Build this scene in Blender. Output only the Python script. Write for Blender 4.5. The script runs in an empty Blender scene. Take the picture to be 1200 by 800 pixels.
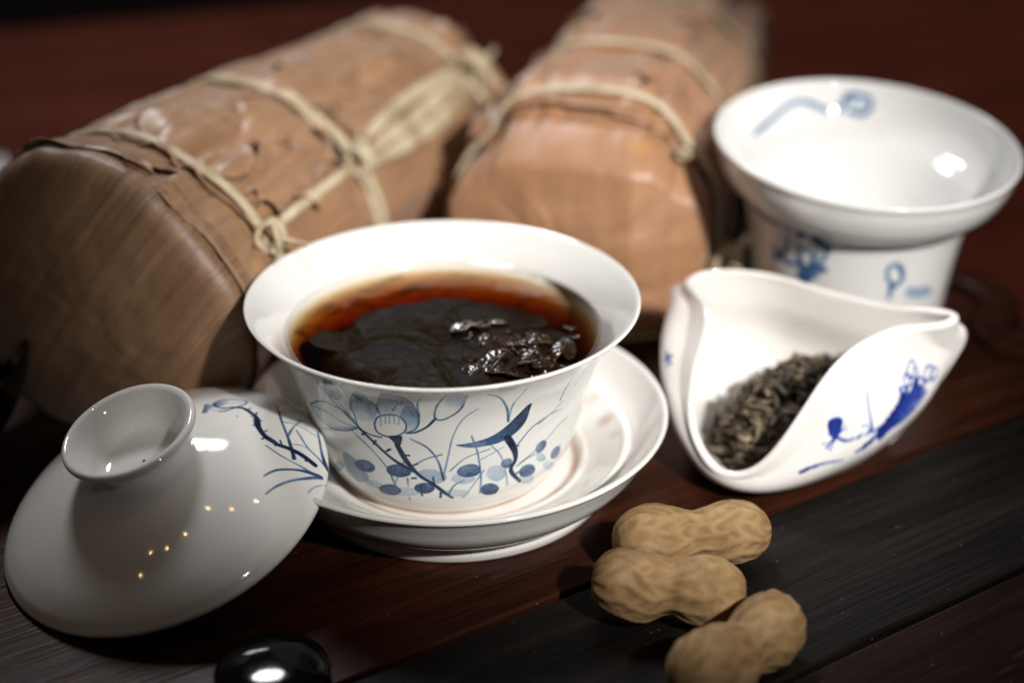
import bpy, math, random
import numpy as np
from mathutils import Vector, Matrix

# ================================================================ camera, world, lights, exposure
scene = bpy.context.scene
rnd = random.Random(7)
R = math.radians

cam_d = bpy.data.cameras.new('camera')
cam = bpy.data.objects.new('camera', cam_d)
scene.collection.objects.link(cam)
cam.location = (0.0175, -0.3592, 0.2221)
cam.rotation_euler = (R(90 - 26.8), 0, 0)
cam_d.lens = 55
cam_d.sensor_width = 36
cam_d.clip_start = 0.01
cam_d.clip_end = 50
cam_d.dof.use_dof = True
cam_d.dof.focus_distance = 0.372
cam_d.dof.aperture_fstop = 4.4
cam_d.dof.aperture_blades = 9
scene.camera = cam

world = bpy.data.worlds.new('World')
scene.world = world
world.use_nodes = True
bg = world.node_tree.nodes['Background']
bg.inputs[0].default_value = (0.95, 0.97, 1.0, 1)
bg.inputs[1].default_value = 0.019

def aim(o, tgt):
    d = Vector(tgt) - o.location
    o.rotation_euler = d.to_track_quat('-Z', 'Y').to_euler()

def spot(name, loc, tgt, watts, angle, blend, size, col):
    l = bpy.data.lights.new(name, 'SPOT'); l.energy = watts; l.spot_size = R(angle); l.spot_blend = blend
    l.shadow_soft_size = size; l.color = col
    o = bpy.data.objects.new(name, l); scene.collection.objects.link(o); o.location = loc; aim(o, tgt)
    return o

def area(name, loc, tgt, watts, sx, sy, col):
    l = bpy.data.lights.new(name, 'AREA'); l.energy = watts; l.shape = 'ELLIPSE'; l.size = sx; l.size_y = sy; l.color = col
    o = bpy.data.objects.new(name, l); scene.collection.objects.link(o); o.location = loc; aim(o, tgt)
    return o

# narrow snooted key from the front right, a window behind, a strip at the left, small ceiling spots
spot('key_spot', (0.43, -0.66, 0.64), (0.042, 0.072, 0.040), 58, 18.5, 0.8, 0.025, (1.0, 0.955, 0.90))
area('back_window', (-0.30, 0.92, 1.32), (0.0, 0.1, 0.04), 10.5, 0.36, 0.32, (0.97, 0.97, 1.0))
for i in range(7):
    l = bpy.data.lights.new('ceiling_spot', 'POINT'); l.energy = 0.9; l.shadow_soft_size = 0.014; l.color = (1.0, 0.62, 0.30)
    o = bpy.data.objects.new('ceiling_spot', l); scene.collection.objects.link(o)
    o.location = (-1.35 + 0.30 * i, -1.15 + 0.22 * i + (0.2 if i % 3 == 1 else 0), 1.9)

scene.view_settings.view_transform = 'Standard'
scene.view_settings.look = 'None'
scene.view_settings.exposure = 0.15
scene.view_settings.gamma = 1.0
scene.view_settings.use_curve_mapping = False
scene.render.engine = 'CYCLES'
scene.cycles.use_denoising = True
scene.cycles.max_bounces = 8
scene.cycles.transparent_max_bounces = 16
scene.cycles.caustics_reflective = False
scene.cycles.caustics_refractive = False
scene.cycles.sample_clamp_indirect = 4.0

# ---------------------------------------------------------------- shapes (numpy grids, metres)
def crom(pts, ds=None, n=None, closed=False):
    """Catmull-Rom through pts, resampled by arc length."""
    p = np.asarray(pts, float)
    if closed:
        q = np.vstack([p[-1], p, p[0], p[1]])
    else:
        q = np.vstack([2 * p[0] - p[1], p, 2 * p[-1] - p[-2]])
    out = []
    t = np.linspace(0, 1, 24, endpoint=False)[:, None]
    for i in range(1, len(q) - 2):
        a, b, c, d = q[i - 1], q[i], q[i + 1], q[i + 2]
        out.append(0.5 * (2 * b + (c - a) * t + (2 * a - 5 * b + 4 * c - d) * t ** 2 + (3 * b - a - 3 * c + d) * t ** 3))
    out.append(q[-2][None])
    out = np.vstack(out)
    s = np.r_[0, np.cumsum(np.linalg.norm(np.diff(out, axis=0), axis=1))]
    if n is None:
        n = max(3, int(s[-1] / ds) + 1)
    w = np.linspace(0, s[-1], n, endpoint=not closed)
    return np.stack([np.interp(w, s, out[:, k]) for k in range(p.shape[1])], -1)

def sections(*secs):
    rows = []
    for pts, ds in secs:
        r = crom(pts, ds)
        rows.append(r if not rows else r[1:])
    return np.vstack(rows)

def lathe(profile, cols):
    a = np.linspace(0, 2 * np.pi, cols, endpoint=False)
    r, z = profile[:, 0][:, None], profile[:, 1][:, None]
    return np.stack([r * np.cos(a), r * np.sin(a), z + 0 * a], -1)

def cup_grid(q=1.0):
    return lathe(sections(
        ([(.0004, .0030), (.020, .0028), (.0262, .0022), (.0268, .0004)], .0012),
        ([(.0268, .0004), (.0272, 0), (.0286, 0), (.0290, .0004)], .0003),
        ([(.0290, .0004), (.0296, .0018), (.0316, .0048), (.0340, .0100), (.0362, .0180), (.0382, .0260), (.0404, .0335), (.0436, .0400), (.0472, .0442), (.0496, .0461)], .00021 / q),
        ([(.0496, .0461), (.0500, .0466), (.0500, .0470), (.0496, .0472), (.0490, .0470)], .00015),
        ([(.0490, .0470), (.0466, .0452), (.0428, .0416), (.0396, .0370), (.0372, .0300), (.0350, .0200), (.0328, .0110), (.0290, .0060), (.0200, .0042), (.0004, .0040)], .0008)), int(1150 * q))

def saucer_grid():
    return lathe(sections(
        ([(.0004, .0024), (.030, .0024), (.0372, .0020), (.0380, .0004)], .0015),
        ([(.0380, .0004), (.0384, 0), (.0400, 0), (.0406, .0005)], .0003),
        ([(.0406, .0005), (.0411, .0022), (.0410, .0036), (.0420, .0050)], .0004),
        ([(.0420, .0050), (.0462, .0078), (.0500, .0118), (.0526, .0163), (.0546, .0197), (.0556, .0207)], .0004),
        ([(.0556, .0207), (.0561, .0213), (.0559, .0220), (.0552, .0221), (.0546, .0218)], .0002),
        ([(.0546, .0218), (.0524, .0186), (.0496, .0152), (.0470, .0132)], .0004),
        ([(.0470, .0132), (.0462, .0131), (.0456, .0135), (.0448, .0135), (.0440, .0129)], .0003),
        ([(.0440, .0129), (.0410, .0113), (.0378, .0094), (.0356, .0084)], .0004),
        ([(.0356, .0084), (.0348, .0085), (.0340, .0084), (.0330, .0074), (.0322, .0068)], .0003),
        ([(.0322, .0068), (.0300, .0066), (.015, .0066), (.0004, .0066)], .0008)), 360)

def lid_grid(q=1.0):
    return lathe(sections(
        ([(.0004, .0134), (.008, .0133), (.016, .0125), (.026, .0092), (.034, .0050), (.0392, .0016)], .0012),
        ([(.0392, .0016), (.0402, .0004), (.0408, -.0003), (.0413, .0000), (.0414, .0008), (.0411, .0014)], .0002),
        ([(.0411, .0014), (.0392, .0036), (.0350, .0070), (.0290, .0106), (.0225, .0136), (.0165, .0157), (.0138, .0166)], .00022 / q),
        ([(.0138, .0166), (.0120, .0172), (.0113, .0184), (.0117, .0204), (.0136, .0224), (.0156, .0235)], .0003),
        ([(.0156, .0235), (.0164, .0244), (.0164, .0254), (.0156, .0260), (.0146, .0256)], .0002),
        ([(.0146, .0256), (.0130, .0236), (.0114, .0206), (.0105, .0178), (.0094, .0162), (.0060, .0155), (.0004, .0154)], .0005)), int(900 * q))

def strainer_grid():
    return lathe(sections(
        ([(.0120, .0270), (.0180, .0300), (.0260, .0390), (.0292, .0440), (.0312, .0466)], .0008),
        ([(.0312, .0466), (.0340, .0474), (.0384, .0496), (.0424, .0536), (.0448, .0585), (.0459, .0630)], .0005),
        ([(.0459, .0630), (.0465, .0645), (.0464, .0653), (.0457, .0654), (.0451, .0647)], .00025),
        ([(.0451, .0647), (.0440, .0608), (.0416, .0560), (.0374, .0522), (.0320, .0494), (.0270, .0440), (.0170, .0316), (.0120, .0288)], .00035),
        ([(.0120, .0288), (.0116, .0279), (.0120, .0270)], .0005)), 520)

def stand_grid():
    return lathe(sections(
        ([(.0004, .0030), (.022, .0030), (.0256, .0022), (.0262, .0004)], .0015),
        ([(.0262, .0004), (.0266, 0), (.0284, 0), (.0290, .0006)], .0004),
        ([(.0290, .0006), (.0288, .0060), (.0294, .0160), (.0306, .0270), (.0320, .0360), (.0330, .0410), (.0337, .0436)], .00035),
        ([(.0334, .0436), (.0339, .0446), (.0338, .0453), (.0332, .0456), (.0326, .0452)], .00025),
        ([(.0326, .0452), (.0306, .0420), (.0284, .0340), (.0266, .0200), (.0262, .0070), (.0240, .0046), (.0004, .0044)], .0012)), 480)

HOLD_RIM = [(0.0684, 0.0410, 0.0390), (0.0751, 0.0458, 0.0400), (0.0900, 0.0445, 0.0395), (0.1042, 0.0358, 0.0385), (0.1202, 0.0269, 0.0380), (0.1297, 0.0207, 0.0392), (0.1350, 0.0180, 0.0395), (0.1312, 0.0154, 0.0392), (0.1245, 0.0139, 0.0392), (0.1176, 0.0107, 0.0400), (0.1064, 0.0042, 0.0380), (0.0975, -0.0044, 0.0340), (0.0905, -0.0107, 0.0260), (0.0842, -0.0138, 0.0170), (0.0791, -0.0140, 0.0115), (0.0739, -0.0124, 0.0095), (0.0699, -0.0085, 0.0105), (0.0666, -0.0017, 0.0150), (0.0662, 0.0038, 0.0210), (0.0675, 0.0074, 0.0280), (0.0701, 0.0131, 0.0340), (0.0718, 0.0185, 0.0390), (0.0704, 0.0288, 0.0392)]
HOLD_BELLY = [(0.0666, 0.0470, 0.0290), (0.0776, 0.0478, 0.0160), (0.0910, 0.0465, 0.0160), (0.1038, 0.0378, 0.0160), (0.1181, 0.0289, 0.0160), (0.1379, 0.0244, 0.0270), (0.1378, 0.0234, 0.0262), (0.1364, 0.0226, 0.0245), (0.1348, 0.0213, 0.0220), (0.1290, 0.0143, 0.0170), (0.1178, 0.0037, 0.0135), (0.1077, -0.0029, 0.0105), (0.0969, -0.0083, 0.0075), (0.0882, -0.0118, 0.0060), (0.0807, -0.0131, 0.0055), (0.0743, -0.0110, 0.0055), (0.0694, -0.0054, 0.0060), (0.0645, 0.0024, 0.0100), (0.0617, 0.0089, 0.0155), (0.0603, 0.0172, 0.0215), (0.0605, 0.0238, 0.0265), (0.0619, 0.0309, 0.0285), (0.0640, 0.0401, 0.0285)]
HOLD_C = (.0930, .0130)
def holder_grid(q=1.0):
    """Folded three-sided porcelain tea scoop; rows run base centre -> rim -> back down inside."""
    N = int(620 * q); M = int(150 * q)
    rim = crom(HOLD_RIM, n=N, closed=True)
    # belly control points share the same parameter, so resample both by control index
    k = len(HOLD_RIM)
    def par(pts):
        p = np.asarray(pts, float); q4 = np.vstack([p[-1], p, p[0], p[1]])
        u = np.linspace(0, k, N, endpoint=False); i = np.minimum(u.astype(int), k - 1); t = (u - i)[:, None]
        a, b, c, d = q4[i], q4[i + 1], q4[i + 2], q4[i + 3]
        return 0.5 * (2 * b + (c - a) * t + (2 * a - 5 * b + 4 * c - d) * t ** 2 + (3 * b - a - 3 * c + d) * t ** 3)
    rim = par(HOLD_RIM); bel = par(HOLD_BELLY)
    for _ in range(int(26 * q * q)):
        rim = (np.roll(rim, 1, 0) + 2 * rim + np.roll(rim, -1, 0)) / 4; bel = (np.roll(bel, 1, 0) + 2 * bel + np.roll(bel, -1, 0)) / 4
    cen = np.array([HOLD_C[0], HOLD_C[1], 0.0])
    base = cen + (bel - cen) * 0.62; base[:, 2] = 0.0
    p0 = cen + (base - cen) * 0.04
    ctl = np.stack([p0, cen + (base - cen) * .6, base, bel, bel * .42 + rim * .58 + np.r_[0, 0, .0005], rim], 0)   # (6,N,3)
    w = np.r_[np.linspace(0, 2, max(4, M // 8), endpoint=False), np.linspace(2, 5, M)]
    qq = np.concatenate([2 * ctl[:1] - ctl[1:2], ctl, 2 * ctl[-1:] - ctl[-2:-1]], 0)
    i = np.minimum(w.astype(int), 4); t = (w - i)[:, None, None]
    a, b, c, d = qq[i], qq[i + 1], qq[i + 2], qq[i + 3]
    P = 0.5 * (2 * b + (c - a) * t + (2 * a - 5 * b + 4 * c - d) * t ** 2 + (3 * b - a - 3 * c + d) * t ** 3)
    P[..., 2] = np.maximum(P[..., 2], 0.0)
    dr = np.gradient(P, axis=0); dc = np.roll(P, -1, 1) - np.roll(P, 1, 1)
    nrm = np.cross(dc, dr); nrm /= np.linalg.norm(nrm, axis=-1, keepdims=True) + 1e-12
    # soften the offset direction so the inner wall stays smooth
    for _ in range(24):
        nrm = (np.roll(nrm, 1, 1) + nrm * 2 + np.roll(nrm, -1, 1)); nrm /= np.linalg.norm(nrm, axis=-1, keepdims=True)
    th = .0021
    inner = P - nrm * th
    up = (P[-1] - P[-2]); up /= np.linalg.norm(up, axis=-1, keepdims=True)
    for _ in range(40):
        up = np.roll(up, 1, 0) + 2 * up + np.roll(up, -1, 0); up /= np.linalg.norm(up, axis=-1, keepdims=True)
    mids = [P[-1] - nrm[-1] * th * (.5 - .5 * math.cos(x)) + up * th * .42 * math.sin(x) for x in (math.pi * .2, math.pi * .4, math.pi * .6, math.pi * .8)]
    st = max(1, int(2 * q))
    G = np.concatenate([P, np.stack(mids), inner[::-1][::st]], 0)
    r0, r1 = len(P) - 10, len(P) + 4 + 5                     # ease the rim so the corners stay soft
    for _ in range(70):
        B = G[r0:r1]; G[r0:r1] = (np.roll(B, 1, 1) + 2 * B + np.roll(B, -1, 1)) / 4
        G[r0 + 1:r1 - 1] = (G[r0:r1 - 2] + 6 * G[r0 + 1:r1 - 1] + G[r0 + 2:r1]) / 8
    return G
LID_POSE = ((-.0672, -.0343), (-.24, -.215, 1.0))
def lid_matrix():
    n = np.array(LID_POSE[1]); n /= np.linalg.norm(n)
    u = np.cross([0, 1, 0], n); u /= np.linalg.norm(u); v = np.cross(n, u)
    c = np.array([*LID_POSE[0], .0412 * math.hypot(n[0], n[1]) + .0003])
    return np.stack([u, v, n], 1), c
# painted decoration: strokes and washes as points on each glazed surface, units of 0.01 mm, object space
INK_CUP = [
    ('f',[(-1859,-4125,4216),(-2034,-3724,3799),(-2065,-3503,3417),(-2000,-3435,3160),(-1831,-3487,3039),(-1556,-3664,3180),(-1415,-3847,3495),(-1461,-3974,3780),(-1656,-4021,3981)],0.75,0.12,(-1881,-4055,4152),(-1723,-3561,3100)),
    ('f',[(-1252,-4422,4294),(-1403,-4016,3817),(-1388,-3839,3456),(-1127,-3899,3398),(-751,-4055,3553),(-433,-4052,3437),(-500,-4234,3836),(-700,-4456,4200),(-994,-4532,4339)],0.8,0.1,(-1113,-4489,4324),(-940,-3973,3456)),
    ('f',[(-732,-4211,3854),(-500,-4234,3836),(-432,-4044,3417),(-507,-3923,3100),(-732,-3835,2918),(-766,-3900,3160),(-873,-3980,3437)],0.6,0.08,(-591,-4213,3817),(-670,-3852,2938)),
    ('f',[(-2635,-4202,4610),(-2717,-3248,3780),(-2548,-3221,3514),(-2277,-3502,3667),(-2314,-3736,4051),(-2439,-4086,4458)],0.55,0.35,(-2624,-3989,4472),(-2329,-3457,3648)),
    ('f',[(720,-4584,4339),(424,-4695,4414),(229,-4413,4086),(264,-4197,3724),(447,-4181,3724),(627,-4303,3981)],0.55,0.03,(713,-4540,4294),(245,-4267,3854)),
    ('s',[(-1493,-3683,3160),(-1393,-3788,3339),(-1114,-3936,3476),(-873,-3980,3437),(-750,-3929,3240),(-777,-3843,2979),(-973,-3748,2796),(-1230,-3649,2714),(-1455,-3588,2796),(-1515,-3623,2999),(-1493,-3683,3160)],(17,17),0.85),
    ('s',[(-1252,-4422,4294),(-1396,-3997,3780),(-1365,-3839,3437)],(17,17),0.8),
    ('s',[(-1252,-4422,4294),(-925,-4577,4369),(-671,-4433,4168),(-499,-4224,3817),(-432,-4036,3398),(-507,-3923,3100),(-732,-3835,2918)],(17,17),0.75),
    ('s',[(-1859,-4125,4216),(-2034,-3724,3799),(-2065,-3503,3417),(-2000,-3435,3160),(-1935,-3366,2836),(-1692,-3447,2674),(-1363,-3584,2653)],(17,17),0.75),
    ('s',[(-1859,-4125,4216),(-1656,-4021,3981),(-1461,-3974,3780),(-1415,-3847,3495)],(17,17),0.75),
    ('s',[(-1045,-4026,3629),(-897,-4200,3891),(-732,-4211,3854),(-547,-4062,3495)],(17,17),0.7),
    ('s',[(-1786,-3905,3891),(-1792,-3651,3417)],(21,7),0.6),
    ('s',[(-1675,-3943,3873),(-1685,-3684,3378)],(21,7),0.6),
    ('s',[(-1566,-3923,3761),(-1583,-3729,3378)],(21,7),0.6),
    ('s',[(-1883,-3837,3854),(-1903,-3576,3378)],(21,7),0.6),
    ('s',[(-1161,-4277,4102),(-1193,-3966,3591)],(21,7),0.6),
    ('s',[(-1040,-4295,4086),(-1077,-4055,3705)],(21,7),0.6),
    ('s',[(-920,-4309,4069),(-963,-4074,3686)],(21,7),0.6),
    ('s',[(-798,-4309,4034),(-841,-4160,3799)],(21,7),0.6),
    ('s',[(-1347,-3789,3300),(-1359,-3696,3039)],(14,3),0.5),
    ('s',[(-1231,-3860,3378),(-1245,-3761,3120)],(14,3),0.5),
    ('s',[(-1129,-3907,3417),(-1145,-3806,3160)],(14,3),0.5),
    ('s',[(-1022,-3936,3417),(-1021,-3847,3180)],(14,3),0.5),
    ('s',[(-891,-3960,3398),(-936,-3862,3160)],(14,3),0.5),
    ('s',[(-673,-4142,3705),(-687,-3955,3280)],(14,3),0.45),
    ('s',[(-579,-4128,3648),(-600,-3962,3260)],(14,3),0.45),
    ('s',[(-3565,-3169,4607),(-3099,-3873,4610),(-2841,-3249,3927),(-2501,-3197,3398),(-1933,-3361,2816)],(24,17),0.85),
    ('s',[(-3232,-2113,2755),(-3084,-2241,2572),(-2745,-2578,2389),(-2306,-3016,2511),(-1930,-3357,2796)],(17,17),0.75),
    ('s',[(-3232,-2113,2755),(-2861,-2777,3200),(-2448,-3164,3240),(-2116,-3335,3080),(-1930,-3357,2796)],(17,17),0.7),
    ('s',[(-3161,-2218,2755),(-2798,-2715,2897),(-2386,-3050,2796),(-1964,-3331,2775)],(14,14),0.6),
    ('s',[(-3012,-2450,2836),(-2863,-2517,2572),(-2518,-2848,2532),(-1979,-3315,2755)],(10,10),0.5),
    ('s',[(-2635,-4202,4610),(-2373,-4180,4499),(-2190,-3810,4051),(-2047,-3652,3686)],(17,14),0.7),
    ('s',[(-2646,-3705,4247),(-2472,-3345,3629),(-2116,-3335,3080)],(14,14),0.55),
    ('s',[(720,-4584,4339),(352,-4762,4472),(109,-4443,4119),(-35,-4215,3743),(-33,-4067,3417),(234,-4076,3456),(565,-4196,3780),(740,-4551,4309)],(21,21),0.75),
    ('s',[(-33,-4083,3456),(-250,-3966,3160),(-544,-3877,2958),(-753,-3831,2918)],(28,21),0.85),
    ('s',[(-414,-4078,3495),(-437,-4304,3945),(-289,-4587,4294),(13,-4744,4443),(378,-4760,4472)],(17,17),0.65),
    ('f',[(-1190,-3662,2714),(-1074,-3714,2775),(-870,-3773,2796),(-898,-3705,2572),(-948,-3649,2409),(-1007,-3633,2409),(-1079,-3657,2572)],0.95,0.95,(-1092,-3703,2755),(-989,-3644,2430)),
    ('s',[(-992,-3654,2470),(-807,-3586,2021),(-514,-3524,1573),(-142,-3473,1247),(280,-3297,772)],(62,35),0.95),
    ('s',[(-815,-3625,2185),(-716,-3646,2185)],(21,21),0.95),
    ('s',[(-623,-3586,1878),(-527,-3617,1939)],(21,21),0.95),
    ('s',[(-679,-3459,1430),(-586,-3481,1451)],(24,24),0.95),
    ('s',[(-165,-3542,1512),(-142,-3473,1247)],(17,28),0.9),
    ('s',[(-462,-3428,1187),(-463,-3302,830)],(31,17),0.95),
    ('s',[(9,-3395,986),(-9,-3317,791)],(24,24),0.9),
    ('s',[(-1930,-3357,2796),(-1570,-3434,2430),(-1114,-3493,1980),(-614,-3535,1675)],(31,45),0.92),
    ('s',[(-1764,-3404,2653),(-1848,-3341,2593)],(21,21),0.9),
    ('s',[(-1520,-3473,2491),(-1582,-3411,2369)],(24,24),0.9),
    ('s',[(-1267,-3503,2226),(-1177,-3556,2307)],(24,24),0.9),
    ('s',[(-2098,-3190,2593),(-1653,-3322,2164),(-1291,-3342,1654),(-1065,-3216,967)],(14,21),0.6),
    ('s',[(-2380,-2493,1146),(-1804,-2877,986),(-1337,-2966,658)],(14,17),0.5),
    ('s',[(-791,-3430,1410),(-776,-3130,602)],(17,14),0.65),
    ('s',[(-1199,-3153,927),(-956,-3447,1634),(-811,-3606,2103)],(14,14),0.6),
    ('s',[(67,-3524,1430),(213,-3704,2164),(350,-3867,2836),(608,-4013,3398),(968,-4092,3724)],(21,10),0.5),
    ('s',[(193,-3360,908),(331,-3449,1207),(583,-3466,1390)],(24,14),0.6),
    ('s',[(-660,-3799,2735),(-279,-3781,2491),(-30,-3686,2062),(87,-3524,1430)],(14,31),0.65),
    ('s',[(-642,-3578,1858),(-293,-3689,2123),(71,-3735,2266)],(14,17),0.6),
    ('s',[(246,-3590,1715),(654,-3643,2123),(1216,-3543,2307)],(14,14),0.5),
    ('s',[(789,-3796,2816),(919,-3621,2266),(988,-3417,1552),(963,-3200,849)],(14,21),0.6),
    ('s',[(547,-3254,753),(816,-3367,1207),(1068,-3414,1634)],(14,14),0.55),
    ('s',[(920,-3543,1960),(1279,-3478,2144),(1555,-3402,2287)],(10,10),0.45),
    ('s',[(1665,-3588,3100),(1775,-3772,3648),(2027,-3912,4069),(2368,-4393,4645)],(17,10),0.55),
    ('s',[(1179,-4442,4294),(1468,-4129,4034),(1633,-3787,3553),(1665,-3588,3100)],(14,28),0.6),
    ('f',[(2182,-3480,3514),(2017,-3337,2897),(1663,-3437,2593),(1227,-3576,2450),(768,-3697,2430),(446,-3781,2552),(900,-3716,2613),(1270,-3635,2714),(1607,-3564,2938),(1921,-3517,3260)],1.0,0.5,(2154,-3478,3476),(769,-3702,2450)),
    ('s',[(2192,-3454,3476),(2038,-3330,2918),(1680,-3423,2572),(1208,-3583,2450),(446,-3781,2552)],(31,14),0.9),
    ('s',[(1626,-3455,2593),(1807,-3224,2103),(1830,-3104,1736),(1721,-3070,1410),(1951,-2733,888)],(83,31),0.97),
    ('s',[(1834,-3231,2185),(1904,-3190,2185)],(17,17),0.95),
    ('s',[(1783,-3101,1634),(1695,-3144,1614)],(21,21),0.95),
    ('s',[(1811,-2960,1227),(1932,-2903,1288)],(24,24),0.95),
    ('s',[(1227,-3576,2450),(1474,-3368,2021),(1590,-3152,1451),(1630,-2945,908)],(14,14),0.5),
    ('s',[(1874,-3220,2226),(2286,-3092,2694),(2805,-2692,2857),(3506,-1592,2714)],(17,10),0.6),
    ('s',[(1941,-2986,1573),(2426,-2714,1878),(2885,-2373,2266),(3124,-2092,2369)],(17,10),0.6),
    ('s',[(2917,-2709,3180),(3114,-2799,3686),(3347,-2943,4136),(3722,-3345,4672)],(17,10),0.55),
    ('s',[(2386,-3016,2694),(2615,-2862,2816),(2999,-2579,3100)],(17,10),0.5),
    ('s',[(3283,-2413,3437),(3503,-2430,3836),(3666,-3405,4672)],(10,10),0.45),
    ('s',[(1867,-3015,1512),(2302,-2752,1675),(2990,-1886,1471)],(17,10),0.55),
    ('f',[(-1612,-3153,1491),(-1685,-3084,1390),(-1793,-3004,1329),(-1935,-2907,1308),(-2048,-2836,1329),(-2123,-2807,1410),(-2123,-2840,1512),(-2060,-2918,1614),(-1942,-3023,1695),(-1796,-3124,1736),(-1688,-3172,1695),(-1609,-3189,1614)],0.75,0.5625,(-1935,-2907,1308),(-1796,-3124,1736)),
    ('f',[(-2412,-2669,1715),(-2038,-2921,1573),(-1777,-2940,1106),(-2086,-2579,791),(-2363,-2448,1006)],0.42,0.28,(-2368,-2709,1715),(-1951,-2733,888)),
    ('f',[(-2438,-2445,1167),(-2477,-2352,1046),(-2546,-2190,888),(-2644,-1943,715),(-2726,-1741,621),(-2772,-1686,639),(-2781,-1776,753),(-2730,-2006,967),(-2657,-2186,1126),(-2581,-2320,1227),(-2499,-2425,1268),(-2455,-2461,1247)],0.5,0.375,(-2644,-1943,715),(-2581,-2320,1227)),
    ('f',[(-690,-3515,1654),(-742,-3473,1532),(-869,-3422,1451),(-1014,-3370,1410),(-1180,-3321,1430),(-1276,-3303,1491),(-1304,-3320,1593),(-1260,-3370,1715),(-1137,-3436,1797),(-971,-3503,1858),(-816,-3537,1838),(-715,-3537,1756)],0.78,0.585,(-1014,-3370,1410),(-971,-3503,1858)),
    ('f',[(-970,-3223,908),(-1028,-3163,810),(-1146,-3065,696),(-1288,-2988,658),(-1433,-2921,658),(-1526,-2905,715),(-1550,-2952,830),(-1489,-3035,947),(-1369,-3129,1046),(-1221,-3210,1106),(-1095,-3249,1086),(-998,-3252,1006)],0.85,0.6375,(-1288,-2988,658),(-1221,-3210,1106)),
    ('f',[(-141,-3444,1146),(-177,-3411,1046),(-268,-3377,967),(-395,-3350,927),(-524,-3340,947),(-601,-3349,1006),(-642,-3368,1086),(-593,-3413,1207),(-502,-3445,1268),(-390,-3471,1308),(-257,-3478,1288),(-180,-3466,1227)],0.82,0.615,(-395,-3350,927),(-390,-3471,1308)),
    ('f',[(165,-3542,1512),(125,-3517,1410),(48,-3503,1349),(-67,-3492,1308),(-182,-3499,1349),(-279,-3509,1410),(-300,-3533,1512),(-263,-3562,1614),(-186,-3583,1675),(-69,-3597,1715),(49,-3587,1675),(127,-3570,1614)],0.3,0.22499999999999998,(-67,-3492,1308),(-69,-3597,1715)),
    ('f',[(996,-3447,1675),(970,-3427,1573),(871,-3432,1491),(719,-3462,1471),(568,-3495,1491),(456,-3532,1573),(420,-3563,1675),(463,-3584,1777),(564,-3591,1858),(703,-3577,1899),(838,-3543,1878),(966,-3483,1777)],0.7,0.5249999999999999,(719,-3462,1471),(703,-3577,1899)),
    ('f',[(846,-3411,1390),(804,-3399,1308),(708,-3409,1268),(558,-3431,1247),(428,-3461,1288),(316,-3495,1369),(280,-3524,1471),(320,-3542,1552),(438,-3545,1614),(573,-3526,1614),(706,-3491,1573),(815,-3446,1491)],0.22,0.165,(558,-3431,1247),(573,-3526,1614)),
    ('f',[(1430,-3038,888),(1392,-3001,772),(1328,-2991,696),(1213,-3039,696),(1102,-3101,734),(1013,-3176,830),(974,-3237,947),(1004,-3271,1066),(1081,-3267,1126),(1190,-3235,1146),(1291,-3183,1106),(1381,-3109,1006)],0.8,0.6000000000000001,(1213,-3039,696),(1190,-3235,1146)),
    ('f',[(1747,-3157,1756),(1754,-3130,1675),(1727,-3121,1593),(1685,-3126,1532),(1617,-3162,1532),(1552,-3206,1573),(1490,-3258,1654),(1481,-3285,1736),(1507,-3296,1817),(1566,-3281,1858),(1637,-3246,1858),(1705,-3204,1838)],0.6,0.44999999999999996,(1685,-3126,1532),(1566,-3281,1858)),
    ('f',[(1597,-3124,1369),(1565,-3104,1247),(1470,-3124,1167),(1367,-3171,1167),(1253,-3242,1247),(1157,-3313,1369),(1133,-3360,1512),(1161,-3384,1634),(1242,-3377,1715),(1370,-3327,1715),(1472,-3266,1654),(1562,-3183,1512)],0.25,0.1875,(1367,-3171,1167),(1370,-3327,1715)),
    ('f',[(2309,-2583,1207),(2326,-2518,1086),(2276,-2519,986),(2188,-2587,967),(2077,-2686,986),(1989,-2785,1066),(1932,-2869,1187),(1932,-2903,1288),(1979,-2904,1390),(2064,-2857,1430),(2169,-2772,1410),(2259,-2671,1329)],0.72,0.54,(2188,-2587,967),(2064,-2857,1430)),
    ('f',[(2574,-2610,1980),(2602,-2553,1899),(2584,-2535,1797),(2541,-2548,1715),(2477,-2595,1675),(2405,-2662,1675),(2357,-2726,1736),(2329,-2784,1838),(2342,-2800,1919),(2386,-2790,2001),(2453,-2744,2042),(2527,-2676,2042)],0.65,0.48750000000000004,(2541,-2548,1715),(2386,-2790,2001)),
    ('f',[(2933,-1964,1451),(2969,-1850,1329),(2960,-1800,1207),(2935,-1785,1106),(2874,-1857,1066),(2806,-1969,1086),(2755,-2071,1146),(2720,-2164,1247),(2722,-2214,1369),(2755,-2216,1471),(2811,-2162,1512),(2880,-2069,1512)],0.72,0.54,(2935,-1785,1106),(2755,-2216,1471)),
    ('f',[(2593,-2356,1349),(2581,-2345,1288),(2538,-2383,1268),(2466,-2473,1308),(2409,-2551,1369),(2367,-2619,1451),(2352,-2661,1532),(2366,-2676,1614),(2413,-2641,1634),(2466,-2584,1614),(2525,-2504,1552),(2573,-2417,1451)],0.24,0.18,(2466,-2473,1308),(2466,-2584,1614)),
    ('f',[(2824,-1654,696),(2809,-1544,565),(2757,-1635,565),(2691,-1845,677),(2609,-2076,830),(2569,-2209,967),(2537,-2306,1086),(2555,-2322,1167),(2602,-2288,1207),(2674,-2175,1146),(2741,-2038,1046),(2800,-1853,888)],0.22,0.165,(2691,-1845,677),(2674,-2175,1146)),
    ('f',[(2291,-2374,753),(2266,-2322,639),(2201,-2357,602),(2115,-2473,658),(2024,-2617,772),(1966,-2722,888),(1935,-2806,1026),(1965,-2817,1106),(2018,-2794,1146),(2105,-2722,1126),(2201,-2603,1026),(2257,-2497,908)],0.2,0.15000000000000002,(2115,-2473,658),(2105,-2722,1126)),
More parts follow.
